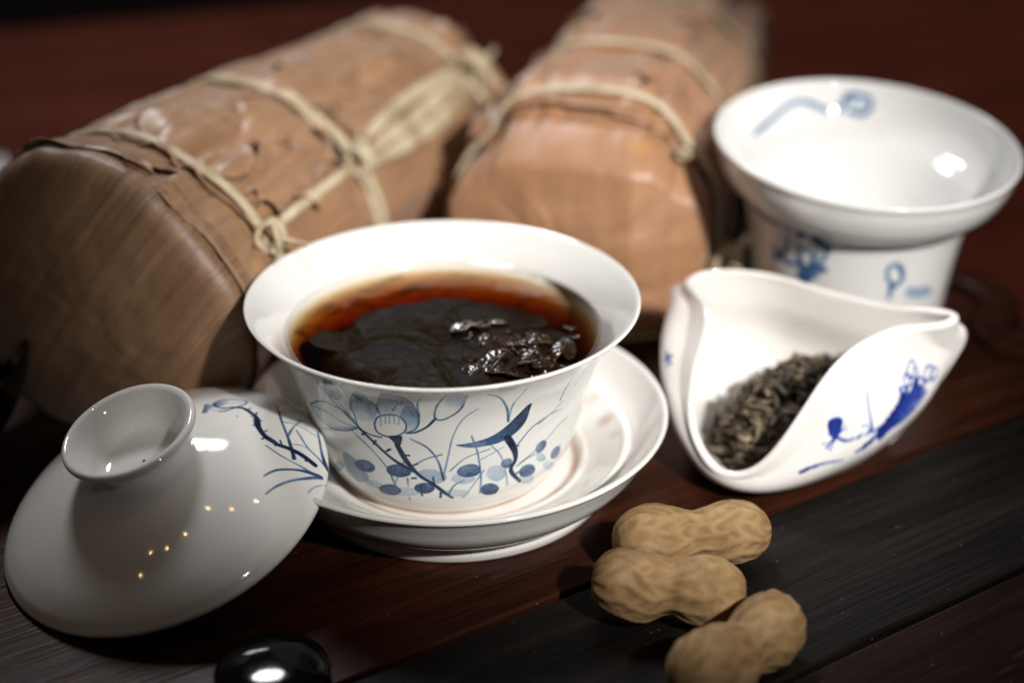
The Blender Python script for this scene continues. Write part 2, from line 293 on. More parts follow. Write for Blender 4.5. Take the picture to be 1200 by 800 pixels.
    ('f',[(-453,-3365,986),(-521,-3317,888),(-677,-3256,810),(-882,-3180,753),(-1082,-3098,715),(-1236,-3050,734),(-1297,-3053,791),(-1230,-3133,908),(-1069,-3230,1006),(-862,-3318,1086),(-661,-3364,1086),(-512,-3383,1066)],0.2,0.15000000000000002,(-882,-3180,753),(-862,-3318,1086)),
    ('f',[(703,-3292,908),(643,-3271,830),(532,-3274,791),(354,-3307,810),(191,-3328,830),(64,-3357,888),(28,-3388,967),(84,-3408,1026),(196,-3416,1066),(365,-3409,1086),(530,-3374,1046),(654,-3331,986)],0.2,0.15000000000000002,(354,-3307,810),(365,-3409,1086)),
    ('f',[(-10,-3582,1654),(-29,-3562,1573),(-126,-3549,1532),(-261,-3531,1491),(-396,-3524,1512),(-475,-3525,1552),(-515,-3535,1614),(-479,-3561,1695),(-384,-3588,1756),(-247,-3605,1777),(-128,-3612,1777),(-29,-3598,1715)],0.28,0.21000000000000002,(-261,-3531,1491),(-247,-3605,1777)),
    ('f',[(-1416,-3053,908),(-1472,-3000,849),(-1590,-2911,791),(-1716,-2839,791),(-1843,-2768,810),(-1917,-2747,868),(-1935,-2773,947),(-1874,-2848,1026),(-1757,-2944,1086),(-1630,-3023,1106),(-1508,-3072,1066),(-1432,-3086,1006)],0.2,0.15000000000000002,(-1716,-2839,791),(-1630,-3023,1106)),
]
INK_LID = [
    ('s',[(1446,1961,1282),(1615,2159,1163),(1916,2219,1043),(2207,2101,980),(2086,1800,1134),(1790,1681,1273),(1562,1735,1325),(1446,1961,1282)],(14,14),0.85),
    ('s',[(1604,376,2463),(1274,1834,1367),(1501,1789,1325)],(14,14),0.8),
    ('s',[(1604,376,2463),(1383,1453,1451),(1742,1462,1350),(1962,1670,1219)],(12,12),0.75),
    ('f',[(1604,376,2463),(1274,1834,1367),(1476,1809,1325),(1557,1658,1350),(1377,1487,1444)],0.75,0.2,(1157,1690,1436),(1521,1690,1350)),
    ('f',[(1446,1961,1282),(1618,2132,1172),(1766,2166,1114),(1777,1974,1182),(1614,1743,1308),(1538,1757,1325)],0.6,0.1,(1487,1904,1290),(1776,2029,1163)),
    ('s',[(1566,1892,1273),(1805,1976,1172),(2123,2022,1043)],(8,4),0.5),
    ('s',[(1273,1630,1429),(1570,1559,1375),(1837,1631,1273)],(8,4),0.5),
    ('s',[(1927,1711,1219),(2175,1724,1124),(2403,1502,1094),(2582,1260,1074),(2645,963,1104),(2810,597,1074),(3069,323,958),(3360,235,787),(3619,126,612),(3907,-82,371)],(29,45),0.97),
    ('s',[(2565,1251,1084),(2652,882,1114),(2818,558,1074),(3066,344,958)],(53,45),0.97),
    ('s',[(2432,1337,1124),(2485,1321,1104)],(12,12),0.95),
    ('s',[(2530,1556,1022),(2527,1367,1074)],(12,12),0.95),
    ('s',[(2678,1192,1043),(2607,1161,1084)],(12,12),0.95),
    ('s',[(2533,922,1163),(2589,942,1134)],(14,14),0.95),
    ('s',[(2788,695,1074),(2848,774,1033)],(12,12),0.95),
    ('s',[(2784,411,1104),(2849,502,1064)],(14,14),0.95),
    ('s',[(3076,237,958),(3104,348,936)],(14,14),0.95),
    ('s',[(3165,467,891),(3201,336,880)],(14,14),0.95),
    ('s',[(3740,104,516),(3724,-52,530)],(14,14),0.95),
    ('s',[(3438,168,739),(3477,-97,715)],(29,18),0.9),
    ('s',[(2320,1661,1084),(2347,1756,1043)],(10,10),0.9),
    ('s',[(2887,2067,664),(3114,1283,787),(3343,541,775),(3496,-73,702)],(16,31),0.72),
    ('s',[(2972,1772,727),(3342,2056,357)],(12,8),0.7),
    ('s',[(3114,1283,787),(3434,1304,572),(3887,1056,244)],(12,10),0.65),
    ('s',[(3491,1643,416),(3378,1150,652),(3308,727,775)],(10,20),0.65),
    ('s',[(3450,1042,625),(3729,471,502),(4012,140,261),(4130,-58,106)],(12,16),0.65),
    ('s',[(3842,1338,191),(3985,588,244),(4080,142,174),(4138,-29,87)],(14,41),0.72),
    ('s',[(3451,436,715),(3662,463,558),(3882,271,386)],(10,8),0.5),
    ('s',[(2887,182,1064),(3236,-90,869),(3628,-279,599),(3993,-420,261)],(14,18),0.5),
    ('s',[(2898,-809,1001),(3147,-578,891),(3505,-443,677),(3771,-396,474),(4036,-396,209)],(14,35),0.68),
    ('s',[(2940,-1309,880),(3161,-1051,811),(3502,-770,639),(4036,-396,209)],(12,35),0.62),
    ('s',[(3778,-998,371),(3930,-750,278),(4106,-519,27)],(10,18),0.4),
]
INK_HOLD = [
    ('f',[(9896,-872,2071),(9926,-830,2205),(10135,-707,2223),(10316,-632,2124),(10292,-705,1895),(10197,-798,1701),(10058,-867,1702),(9948,-891,1848)],0.85,0.7,(10011,-781,2207),(10159,-821,1683)),
    ('s',[(10121,-843,1664),(9971,-931,1588),(9780,-1015,1621)],(17,7),0.8),
    ('s',[(10121,-843,1664),(10056,-906,1492),(10001,-945,1399)],(17,7),0.8),
    ('s',[(10083,-866,1645),(9957,-950,1513),(9882,-991,1477)],(12,7),0.7),
    ('s',[(10197,-798,1701),(10321,-705,1835),(10463,-632,1828)],(12,5),0.7),
    ('s',[(10246,-753,1798),(10358,-681,1854),(10404,-632,1950)],(12,5),0.7),
    ('s',[(10159,-821,1683),(10459,-698,1528),(10825,-501,1523),(11155,-304,1567),(11444,-122,1590)],(25,22),0.85),
    ('s',[(11036,-25,2573),(11094,-162,2163),(11205,-256,1661)],(10,20),0.8),
    ('s',[(10931,-383,1792),(11178,-256,1728)],(7,15),0.7),
    ('s',[(11130,-306,1634),(11417,-162,1358)],(17,17),0.85),
    ('f',[(11366,-193,1414),(11483,-95,1603),(11751,143,1844),(11991,392,2067),(12056,507,2234),(12148,585,2258),(12266,627,2139),(12413,783,2252),(12468,887,2412),(12632,1029,2459),(12664,981,2248),(12934,1158,2037),(12892,1100,1868),(12612,829,1629),(12296,539,1469),(11819,126,1410),(11507,-79,1172)],1.0,0.5,(11824,284,2096),(12410,684,1355)),
    ('s',[(11619,-22,1349),(11923,215,1591),(12310,594,1925),(12448,787,2187)],(7,12),1.0),
    ('s',[(11650,-1,1432),(12109,365,1568),(12518,737,1678)],(5,15),0.35),
    ('s',[(11904,245,1814),(12262,517,1761),(12627,852,1860)],(5,15),0.4),
    ('s',[(12023,392,2000),(12380,638,1868),(12737,968,1968)],(7,12),0.95),
    ('s',[(11572,-57,1407),(11901,191,1435),(12205,450,1519)],(10,64),0.45),
    ('s',[(12466,1018,2753),(12470,971,2622),(12429,911,2543),(12387,875,2532),(12304,834,2580),(12265,857,2703),(12271,909,2828),(12314,962,2896),(12355,1011,2961),(12390,1038,2970),(12459,1075,2932),(12499,1067,2824),(12466,1018,2753)],(17,17),0.75),
    ('s',[(12344,840,2522),(12381,813,2389),(12337,775,2378),(12292,737,2367),(12247,699,2356),(12207,696,2417),(12171,726,2548),(12175,758,2617),(12179,789,2683),(12223,823,2693),(12265,857,2703),(12346,869,2591),(12344,840,2522)],(17,17),0.75),
    ('s',[(12589,1045,2587),(12591,1021,2518),(12592,995,2447),(12552,959,2435),(12512,952,2495),(12471,945,2554),(12470,971,2622),(12468,995,2688),(12466,1018,2753),(12503,1048,2763),(12579,1087,2720),(12585,1067,2655),(12589,1045,2587)],(15,15),0.7),
    ('s',[(13050,1344,2400),(13023,1295,2308),(12958,1232,2278),(12889,1166,2250),(12856,1157,2313),(12818,1169,2448),(12845,1219,2533),(12867,1265,2615),(12954,1346,2655),(12981,1373,2669),(13087,1429,2576),(13071,1389,2490),(13050,1344,2400)],(17,17),0.75),
    ('s',[(13252,1500,2283),(13198,1441,2248),(13141,1380,2214),(13111,1349,2197),(13084,1338,2261),(13054,1326,2324),(13079,1373,2416),(13099,1416,2505),(13151,1470,2537),(13212,1512,2497),(13269,1554,2457),(13276,1542,2381),(13252,1500,2283)],(15,15),0.7),
    ('s',[(12239,663,2281),(12276,665,2217),(12230,625,2205),(12148,585,2258),(12102,546,2246),(12064,545,2310),(12024,544,2373),(12024,544,2373),(12070,582,2384),(12116,620,2395),(12201,660,2344),(12285,702,2292),(12239,663,2281)],(17,17),0.8),
    ('s',[(12820,1123,2300),(12816,1097,2222),(12777,1061,2209),(12738,1025,2196),(12664,981,2248),(12628,974,2312),(12591,967,2374),(12631,1002,2386),(12632,1029,2459),(12746,1105,2423),(12746,1105,2423),(12784,1114,2362),(12820,1123,2300)],(17,17),0.8),
    ('f',[(10771,-545,1078),(10998,-421,1221),(11252,-267,1376),(11417,-162,1358),(11275,-250,1240),(11052,-374,1100)],1,1,(10811,-522,1091),(11379,-187,1345)),
    ('s',[(9196,-1341,960),(9509,-1203,1017),(9902,-1014,1038),(10398,-742,957)],(39,10),0.95),
    ('s',[(5935,1783,2848),(5982,1542,2723)],(22,22),0.9),
    ('s',[(5886,1644,2656),(6064,1575,2844)],(22,22),0.9),
    ('s',[(5953,1625,2752),(6042,1403,2679)],(17,17),0.9),
    ('s',[(5923,1684,2754),(5942,1447,2586)],(17,17),0.9),
]
INK_STRAIN = [
    ('s',[(-2965,2627,5391),(-2277,3476,5595),(-1632,4008,5901),(-1086,4189,5901),(-405,4177,5652),(102,4233,5712)],(63,78),0.62),
    ('s',[(102,4233,5712),(265,4386,6064),(638,4373,6130),(997,4266,6032),(1025,4159,5805),(798,4078,5595),(353,4162,5623)],(89,73),0.6),
    ('s',[(419,4321,5934),(619,4238,5805),(831,4246,5901)],(52,42),0.45),
]
INK_STAND = [
    ('s',[(-1586,2245,2807),(-2120,-2618,4542),(-1810,-2869,4474),(-1399,-3034,4258)],(86,96),0.8),
    ('s',[(-2410,-2287,4560),(-2416,-2233,4053),(-2509,-1978,3568)],(43,54),0.6),
    ('s',[(-1395,-3025,4224),(-1442,-2923,3915),(-1597,-2767,3568)],(43,54),0.6),
    ('s',[(-2722,-1718,3707),(-2416,-2063,3464),(-1967,-2495,3464),(-1408,-2854,3499)],(54,75),0.7),
    ('s',[(-2103,-2463,3811),(-1985,-2451,3325),(-1922,-2438,3011)],(64,75),0.75),
    ('s',[(-1703,-2779,3915),(-1758,-2632,3394),(-1824,-2511,3011)],(54,86),0.75),
    ('s',[(-2720,-1618,3394),(-2416,-2063,3464)],(43,43),0.6),
    ('f',[(-1502,-2766,3290),(-1530,-2732,3186),(-1662,-2634,3081),(-1791,-2535,3011),(-1950,-2408,2976),(-2047,-2334,3011),(-2114,-2287,3081),(-2064,-2354,3186),(-1985,-2451,3325),(-1827,-2585,3394),(-1692,-2682,3429),(-1580,-2736,3360)],0.7,0.5249999999999999,(-1791,-2535,3011),(-1827,-2585,3394)),
    ('s',[(-2223,-2469,4190),(-1920,-2643,3950),(-1600,-2857,3984)],(43,43),0.45),
    ('s',[(861,-3052,3429),(853,-3024,3255),(769,-3029,3151),(687,-3038,3081),(570,-3073,3151),(452,-3115,3290),(373,-3155,3464),(378,-3190,3673),(464,-3198,3777),(548,-3192,3811),(672,-3161,3777),(788,-3102,3603),(861,-3052,3429)],(48,48),0.6),
    ('s',[(567,-3057,3046),(557,-3004,2662)],(64,43),0.65),
    ('f',[(909,-3069,3603),(906,-3057,3534),(864,-3063,3499),(822,-3069,3464),(743,-3095,3499),(664,-3125,3568),(667,-3136,3638),(669,-3149,3707),(712,-3146,3742),(754,-3143,3777),(835,-3115,3742),(872,-3092,3673)],0.4,0.30000000000000004,(822,-3069,3464),(754,-3143,3777)),
    ('f',[(1978,-2316,2592),(1940,-2332,2487),(1780,-2451,2452),(1549,-2603,2452),(1308,-2742,2522),(1129,-2829,2592),(1059,-2870,2697),(1064,-2884,2802),(1217,-2833,2872),(1436,-2729,2872),(1674,-2578,2802),(1894,-2403,2697)],0.35,0.26249999999999996,(1549,-2603,2452),(1436,-2729,2872)),
    ('s',[(1105,-2879,2872),(1836,-2459,2767)],(43,27),0.5),
]
# ---------------------------------------------------------------- helpers
col = scene.collection

def grid_mesh(name, P, closed=True, cap0=False, cap1=False, attrs=None, uv=None, smooth=True):
    """P (rows, cols, 3) -> one mesh; columns wrap when closed."""
    r, c = P.shape[:2]
    V = P.reshape(-1, 3)
    cc = c if closed else c - 1
    i = np.arange(r - 1)[:, None]; j = np.arange(cc)[None]
    j2 = (j + 1) % c
    Q = np.stack([i * c + j, i * c + j2, (i + 1) * c + j2, (i + 1) * c + j], -1).reshape(-1, 4)
    me = bpy.data.meshes.new(name)
    loops = Q.ravel(); starts = np.arange(len(Q)) * 4; tot = np.full(len(Q), 4)
    extra = []
    if cap0: extra.append(np.arange(c)[::-1])
    if cap1: extra.append((r - 1) * c + np.arange(c))
    for e in extra:
        starts = np.r_[starts, len(loops)]; tot = np.r_[tot, len(e)]; loops = np.r_[loops, e]
    me.vertices.add(len(V)); me.vertices.foreach_set('co', V.astype(np.float32).ravel())
    me.loops.add(len(loops)); me.loops.foreach_set('vertex_index', loops.astype(np.int32))
    me.polygons.add(len(starts)); me.polygons.foreach_set('loop_start', starts.astype(np.int32))
    me.polygons.foreach_set('loop_total', tot.astype(np.int32))
    me.polygons.foreach_set('use_smooth', np.full(len(starts), smooth))
    me.update(calc_edges=True)
    for k, v in (attrs or {}).items():
        a = me.attributes.new(k, 'FLOAT', 'POINT'); a.data.foreach_set('value', v.astype(np.float32).ravel())
    if uv is not None:
        a = me.attributes.new('grain', 'FLOAT_VECTOR', 'POINT')
        g = np.zeros((len(V), 3), np.float32); g[:, :uv.shape[-1]] = uv.reshape(-1, uv.shape[-1])
        a.data.foreach_set('vector', g.ravel())
    me.validate()
    return me

def join_meshes(name, meshes, smooth=True):
    """several grid meshes -> one mesh (pieces of ONE part)"""
    V, F, off, G = [], [], 0, []
    for m in meshes:
        n = len(m.vertices); co = np.empty(n * 3, np.float32); m.vertices.foreach_get('co', co); V.append(co.reshape(-1, 3))
        for p in m.polygons: F.append([v + off for v in p.vertices])
        if 'grain' in m.attributes:
            g = np.empty(n * 3, np.float32); m.attributes['grain'].data.foreach_get('vector', g); G.append(g.reshape(-1, 3))
        else: G.append(np.zeros((n, 3), np.float32))
        off += n
    me = bpy.data.meshes.new(name); me.from_pydata(np.vstack(V).tolist(), [], F)
    me.polygons.foreach_set('use_smooth', np.full(len(F), smooth))
    a = me.attributes.new('grain', 'FLOAT_VECTOR', 'POINT'); a.data.foreach_set('vector', np.vstack(G).ravel())
    for m in meshes: bpy.data.meshes.remove(m)
    return me

def obj(name, me, mat, parent=None, loc=(0, 0, 0)):
    o = bpy.data.objects.new(name, me); col.objects.link(o); o.location = loc
    if mat is not None and not me.materials: me.materials.append(mat)
    if parent is not None: o.parent = parent
    return o

def empty(name, loc=(0, 0, 0), rz=0):
    o = bpy.data.objects.new(name, None); col.objects.link(o); o.location = loc; o.rotation_euler = (0, 0, rz)
    o.empty_display_size = 0.01
    return o

def tag(o, label=None, cat=None, group=None, kind=None):
    if label: o['label'] = label
    if cat: o['category'] = cat
    if group: o['group'] = group
    if kind: o['kind'] = kind
    return o

def hsh(i, j, k, s):
    n = (i * 374761393 + j * 668265263 + k * 1274126177 + s * 974711) & 0x7fffffff
    n = ((n ^ (n >> 13)) * 1103515245) & 0x7fffffff
    return ((n ^ (n >> 16)) & 0xffff) / 65535.0

def vnoise(P, freq, seed=0, octaves=3):
    """value noise, -1..1, P (...,3)"""
    out = 0; amp = 1; tot = 0
    for o in range(octaves):
        q = np.asarray(P) * freq * 2 ** o + 100.0
        i = np.floor(q).astype(np.int64); t = q - i; t = t * t * (3 - 2 * t)
        def h(a, b, c): return hsh(i[..., 0] + a, i[..., 1] + b, i[..., 2] + c, seed + o)
        x, y, z = t[..., 0], t[..., 1], t[..., 2]
        v = 0
        for a in (0, 1):
            for b in (0, 1):
                for c in (0, 1):
                    v = v + h(a, b, c) * (x if a else 1 - x) * (y if b else 1 - y) * (z if c else 1 - z)
        out = out + amp * (2 * v - 1); tot += amp; amp *= .5
    return out / tot

def tube(pts, w, t=None, nrm=None, seg=10, closed=False, twist=0.0, ds=.0012):
    """flattened tube swept along pts; w and t half width / half thickness (numbers or per-point lists)"""
    p = np.asarray(pts, float)
    s0 = np.linspace(0, 1, len(p))
    P = crom(p, ds=ds, closed=closed)
    n = len(P); s1 = np.linspace(0, 1, n)
    def per(x): return np.interp(s1, np.linspace(0, 1, len(x)), x) if np.ndim(x) else np.full(n, x)
    W = per(w); T = per(w if t is None else t)
    if closed: tan = np.roll(P, -1, 0) - np.roll(P, 1, 0)
    else: tan = np.gradient(P, axis=0)
    tan /= np.linalg.norm(tan, axis=1, keepdims=True) + 1e-12
    if nrm is None:
        N = np.zeros((n, 3)); v = np.array([0.13, 0.21, 1.0])
        for k in range(n):
            v = v - tan[k] * (v @ tan[k]); v /= np.linalg.norm(v) + 1e-12; N[k] = v
    else:
        nn = np.asarray(nrm, float); N = np.stack([np.interp(s1, s0, nn[:, k]) for k in range(3)], -1)
        N -= tan * (N * tan).sum(1, keepdims=True); N /= np.linalg.norm(N, axis=1, keepdims=True) + 1e-12
    B = np.cross(tan, N)
    a = np.linspace(0, 2 * np.pi, seg, endpoint=False)
    ang = a[None] + (s1 * twist)[:, None]
    e = 0.75
    ca = np.sign(np.cos(a)) * np.abs(np.cos(a)) ** e; sa = np.sign(np.sin(a)) * np.abs(np.sin(a)) ** e
    ct, st = np.cos(s1 * twist)[:, None, None], np.sin(s1 * twist)[:, None, None]
    Bt = B[:, None] * ct + N[:, None] * st; Nt = -B[:, None] * st + N[:, None] * ct
    G = P[:, None] + Bt * (W[:, None] * ca[None])[..., None] + Nt * (T[:, None] * sa[None])[..., None]
    L = np.r_[0, np.cumsum(np.linalg.norm(np.diff(P, axis=0), axis=1))]
    uv = np.stack([np.repeat(L[:, None], seg, 1), np.repeat((a * .002)[None], n, 0)], -1)
    if closed:
        G = np.concatenate([G, G[:1]], 0); uv = np.concatenate([uv, uv[:1]], 0)
        return grid_mesh('tube', G, uv=uv)
    return grid_mesh('tube', G, cap0=True, cap1=True, uv=uv)

def box_mesh(name, x0, x1, y0, y1, z0, z1, b=.001, seg=2):
    """box with rounded edges (superellipse section along x)"""
    me = bpy.data.meshes.new(name)
    import bmesh
    bm = bmesh.new()
    bmesh.ops.create_cube(bm, size=1)
    for v in bm.verts:
        v.co = Vector(((x0 + x1) / 2 + v.co.x * (x1 - x0), (y0 + y1) / 2 + v.co.y * (y1 - y0), (z0 + z1) / 2 + v.co.z * (z1 - z0)))
    bmesh.ops.bevel(bm, geom=bm.edges[:], offset=b, segments=seg, affect='EDGES', profile=.6)
    bm.to_mesh(me); bm.free()
    return me

# ---------------------------------------------------------------- materials
class NT:
    def __init__(s, name):
        s.m = bpy.data.materials.new(name); s.m.use_nodes = True; s.t = s.m.node_tree
        s.b = s.t.nodes['Principled BSDF']; s.out = s.t.nodes['Material Output']
    def n(s, kind, **kw):
        nd = s.t.nodes.new('ShaderNode' + kind)
        for k, v in kw.items():
            if hasattr(nd, k): setattr(nd, k, v)
            else: nd.inputs[k.replace('_', ' ')].default_value = v
        return nd
    def l(s, a, b): s.t.links.new(a, b)
    def ramp(s, fac, stops):
        r = s.n('ValToRGB'); e = r.color_ramp.elements
        while len(e) < len(stops): e.new(.5)
        for k, (p, c) in enumerate(stops): e[k].position = p; e[k].color = (*c, 1)
        s.l(fac, r.inputs[0]); return r.outputs[0]
    def mix(s, fac, a, b, mode='MIX'):
        m = s.n('MixRGB', blend_type=mode)
        for i, v in ((0, fac), (1, a), (2, b)):
            if isinstance(v, (int, float)): m.inputs[i].default_value = v
            elif isinstance(v, tuple): m.inputs[i].default_value = (*v, 1)
            else: s.l(v, m.inputs[i])
        return m.outputs[0]
    def noise(s, vec, scale, detail=4, rough=.55, dist=0):
        n = s.n('TexNoise'); n.inputs['Scale'].default_value = scale; n.inputs['Detail'].default_value = detail
        n.inputs['Roughness'].default_value = rough; n.inputs['Distortion'].default_value = dist
        if vec is not None: s.l(vec, n.inputs['Vector'])
        return n.outputs[0]
    def mapping(s, vec, scale=(1, 1, 1), rot=(0, 0, 0), loc=(0, 0, 0)):
        m = s.n('Mapping'); m.inputs['Scale'].default_value = scale; m.inputs['Rotation'].default_value = rot; m.inputs['Location'].default_value = loc
        s.l(vec, m.inputs[0]); return m.outputs[0]
    def bump(s, h, strength, dist, prev=None):
        b = s.n('Bump'); b.inputs['Strength'].default_value = strength; b.inputs['Distance'].default_value = dist
        s.l(h, b.inputs['Height'])
        if prev is not None: s.l(prev, b.inputs['Normal'])
        return b.outputs[0]
    def set(s, **kw):
        for k, v in kw.items(): s.b.inputs[k.replace('_', ' ')].default_value = v

def porcelain(name, white, pale, mid, dark, rough=.07):
    a = NT(name)
    co = a.n('TexCoord').outputs['Object']
    ink = a.n('Attribute', attribute_name='ink').outputs['Fac']
    st = a.n('Attribute', attribute_name='stain').outputs['Fac']
    w = a.mix(a.ramp(a.noise(co, 60, 3), [(.35, (0, 0, 0)), (.7, (1, 1, 1))]), white, tuple(c * .97 for c in white))
    # brush load varies inside a stroke
    m = a.n('Math', operation='MULTIPLY'); a.l(ink, m.inputs[0])
    a.l(a.ramp(a.noise(co, 900, 2), [(.3, (.82, .82, .82)), (.7, (1, 1, 1))]), m.inputs[1])
    c = a.ramp(m.outputs[0], [(0, (1, 1, 1)), (.22, pale), (.55, mid), (.86, dark)])
    w = a.mix(1.0, w, c, 'MULTIPLY')
    pv = a.n('TexVoronoi'); pv.inputs['Scale'].default_value = 75; a.l(co, pv.inputs['Vector'])
    w = a.mix(1.0, w, a.ramp(pv.outputs[0], [(.018, (.35, .28, .22)), (.03, (1, 1, 1))]), 'MULTIPLY')
    w = a.mix(st, w, (.36, .17, .06))
    a.l(w, a.b.inputs['Base Color'])
    a.set(Roughness=rough, IOR=1.5, Coat_Weight=.25, Coat_Roughness=.03, Subsurface_Weight=.12, Subsurface_Scale=.002)
    a.b.inputs['Subsurface Radius'].default_value = (1, .8, .6)
    a.l(a.bump(a.noise(co, 55, 2), .10, .0012, a.bump(a.noise(co, 160, 2), .05, .0006)), a.b.inputs['Normal'])
    return a.m

M = {}
M['cup'] = porcelain('blue_white_porcelain', (.80, .80, .78), (.44, .58, .74), (.045, .105, .25), (.004, .009, .035))
M['cobalt'] = porcelain('cobalt_porcelain', (.82, .80, .775), (.40, .52, .90), (.03, .065, .40), (.003, .006, .10))
M['faded'] = porcelain('soft_blue_porcelain', (.70, .705, .70), (.45, .60, .78), (.07, .18, .40), (.012, .04, .14))

def wood(name, c0, c1, c2, rough, scale=1.0, bumpy=.3, scratch=.5):
    a = NT(name)
    co = a.n('TexCoord').outputs['Object']
    oi = a.n('ObjectInfo').outputs['Random']
    sh = a.n('VectorMath', operation='ADD'); a.l(co, sh.inputs[0])
    cx = a.n('CombineXYZ'); a.l(oi, cx.inputs[0]); a.l(oi, cx.inputs[1]); a.l(cx.outputs[0], sh.inputs[1])
    v = a.mapping(sh.outputs[0], (6 * scale, 90 * scale, 60 * scale))
    g1 = a.noise(v, 1.6, 6, .62, .6)
    v2 = a.mapping(sh.outputs[0], (30 * scale, 900 * scale, 400 * scale))
    g2 = a.noise(v2, 1.0, 3, .6)
    base = a.ramp(g1, [(.28, c0), (.5, c1), (.75, c2)])
    pores = a.ramp(g2, [(.36, (.42, .38, .36)), (.52, (1, 1, 1))])
    base = a.mix(.8, base, pores, 'MULTIPLY')
    big = a.ramp(a.noise(co, 14, 3), [(.3, (.72, .70, .70)), (.7, (1, 1, 1))])
    base = a.mix(1, base, big, 'MULTIPLY')
    # pale rubbed scratches
    v3 = a.mapping(sh.outputs[0], (60, 700, 60), (0, 0, .25))
    sc = a.ramp(a.noise(v3, 1.0, 1, .4), [(.70, (0, 0, 0)), (.76, (1, 1, 1))])
    dust = a.ramp(a.noise(co, 45, 4), [(.5, (0, 0, 0)), (.75, (1, 1, 1))])
    f = a.mix(1, sc, dust, 'MULTIPLY')
    fm = a.n('Math', operation='MULTIPLY'); a.l(f, fm.inputs[0]); fm.inputs[1].default_value = scratch
    base = a.mix(fm.outputs[0], base, tuple(min(1, c * 3 + .03) for c in c2))
    dv = a.n('TexVoronoi'); dv.inputs['Scale'].default_value = 190; a.l(co, dv.inputs['Vector'])
    base = a.mix(a.ramp(dv.outputs[0], [(.035, (.5, .5, .5)), (.06, (0, 0, 0))]), base, (.16, .14, .12))
    a.l(base, a.b.inputs['Base Color']); a.set(Specular_IOR_Level=.09)
    rr = a.n('MapRange'); rr.inputs['To Min'].default_value = rough - .16; rr.inputs['To Max'].default_value = rough + .10
    a.l(a.noise(co, 30, 4), rr.inputs[0]); a.l(rr.outputs[0], a.b.inputs['Roughness'])
    n = a.bump(g2, bumpy, .0004)
    n = a.bump(g1, bumpy * .6, .0008, n)
    a.l(n, a.b.inputs['Normal'])
    return a.m

M['wood_red'] = wood('rosewood_board', (.015, .0046, .0026), (.034, .0100, .0050), (.060, .0185, .0090), .36)
M['wood_black'] = wood('blackened_slat', (.0045, .0038, .0034), (.0090, .0075, .0066), (.019, .0160, .0140), .50, bumpy=.7, scratch=.35)
M['wood_dark'] = wood('dark_red_slat', (.007, .0032, .0026), (.014, .0056, .0046), (.024, .0098, .0078), .44)
M['wood_table'] = wood('table_wood', (.058, .010, .0045), (.095, .018, .0075), (.13, .028, .011), .42, scale=.5, bumpy=.15, scratch=.2)

def leafmat(name, c0, c1, c2, spots, rough=.42, fibre=.35):
    a = NT(name)
    g = a.n('Attribute', attribute_name='grain').outputs['Vector']
    co = a.n('TexCoord').outputs['Object']
    fib = a.noise(a.mapping(g, (25, 1500, 1)), 1, 4, .65)
    fib2 = a.noise(a.mapping(g, (12, 320, 1)), 1, 4, .6, .4)
    mott = a.noise(co, 55, 5, .6)
    c = a.ramp(fib2, [(.25, c0), (.5, c1), (.78, c2)])
    c = a.mix(fibre, c, a.ramp(fib, [(.3, (.62, .58, .55)), (.6, (1, 1, 1))]), 'MULTIPLY')
    c = a.mix(1, c, a.ramp(mott, [(.28, (.84, .81, .78)), (.55, (1, 1, 1)), (.8, (1.08, 1.02, .95))]), 'MULTIPLY')
    # brown flecks
    vo = a.n('TexVoronoi'); vo.inputs['Scale'].default_value = 260; a.l(co, vo.inputs['Vector'])
    fl = a.ramp(vo.outputs[0], [(.06, (.55, .46, .4)), (.14, (1, 1, 1))])
    msk = a.ramp(a.noise(co, 28, 3), [(.45, (0, 0, 0)), (.65, (1, 1, 1))])
    c = a.mix(msk, c, a.mix(1, c, fl, 'MULTIPLY'))
    if spots:
        vs = a.n('TexVoronoi'); vs.inputs['Scale'].default_value = 62; vs.inputs['Randomness'].default_value = 1; a.l(co, vs.inputs['Vector'])
        ring = a.ramp(vs.outputs[0], [(.10, (.3, .3, .3)), (.17, (1, 1, 1)), (.22, (1, 1, 1)), (.30, (0, 0, 0))])
        mk = a.ramp(a.noise(co, 34, 2), [(.47, (0, 0, 0)), (.56, (1, 1, 1))])
        f = a.mix(1, ring, mk, 'MULTIPLY')
        c = a.mix(f, c, (.44, .225, .085))
        big = a.ramp(a.noise(co, 24, 4, .6, .5), [(.56, (0, 0, 0)), (.72, (.55, .55, .55))])
        c = a.mix(big, c, (.42, .215, .085))
    a.l(c, a.b.inputs['Base Color'])
    rr = a.n('MapRange'); rr.inputs['To Min'].default_value = rough - .1; rr.inputs['To Max'].default_value = rough + .2
    a.l(mott, rr.inputs[0]); a.l(rr.outputs[0], a.b.inputs['Roughness'])
    a.set(Specular_IOR_Level=.8, Sheen_Weight=.35, Sheen_Roughness=.35)
    n = a.bump(fib, .22, .0002); n = a.bump(fib2, .18, .0004, n); n = a.bump(a.noise(co, 75, 4, .5), .4, .0018, n); n = a.bump(a.noise(a.mapping(g, (45, 140, 1)), 1, 3, .5, .8), .45, .0016, n)
    a.l(n, a.b.inputs['Normal'])
    return a.m
M['leaf'] = leafmat('bamboo_sheath', (.31, .172, .094), (.355, .203, .112), (.40, .238, .137), False, .38)
M['leaf_shaded'] = leafmat('bamboo_sheath_shaded_end', (.20, .112, .058), (.28, .162, .088), (.37, .225, .128), False, .48, .8)  # darker sheath copy, with shade of the unlit near end put into its colour
M['leaf_spot'] = leafmat('bamboo_sheath_spotted', (.36, .185, .098), (.40, .212, .114), (.44, .242, .136), True, .40)

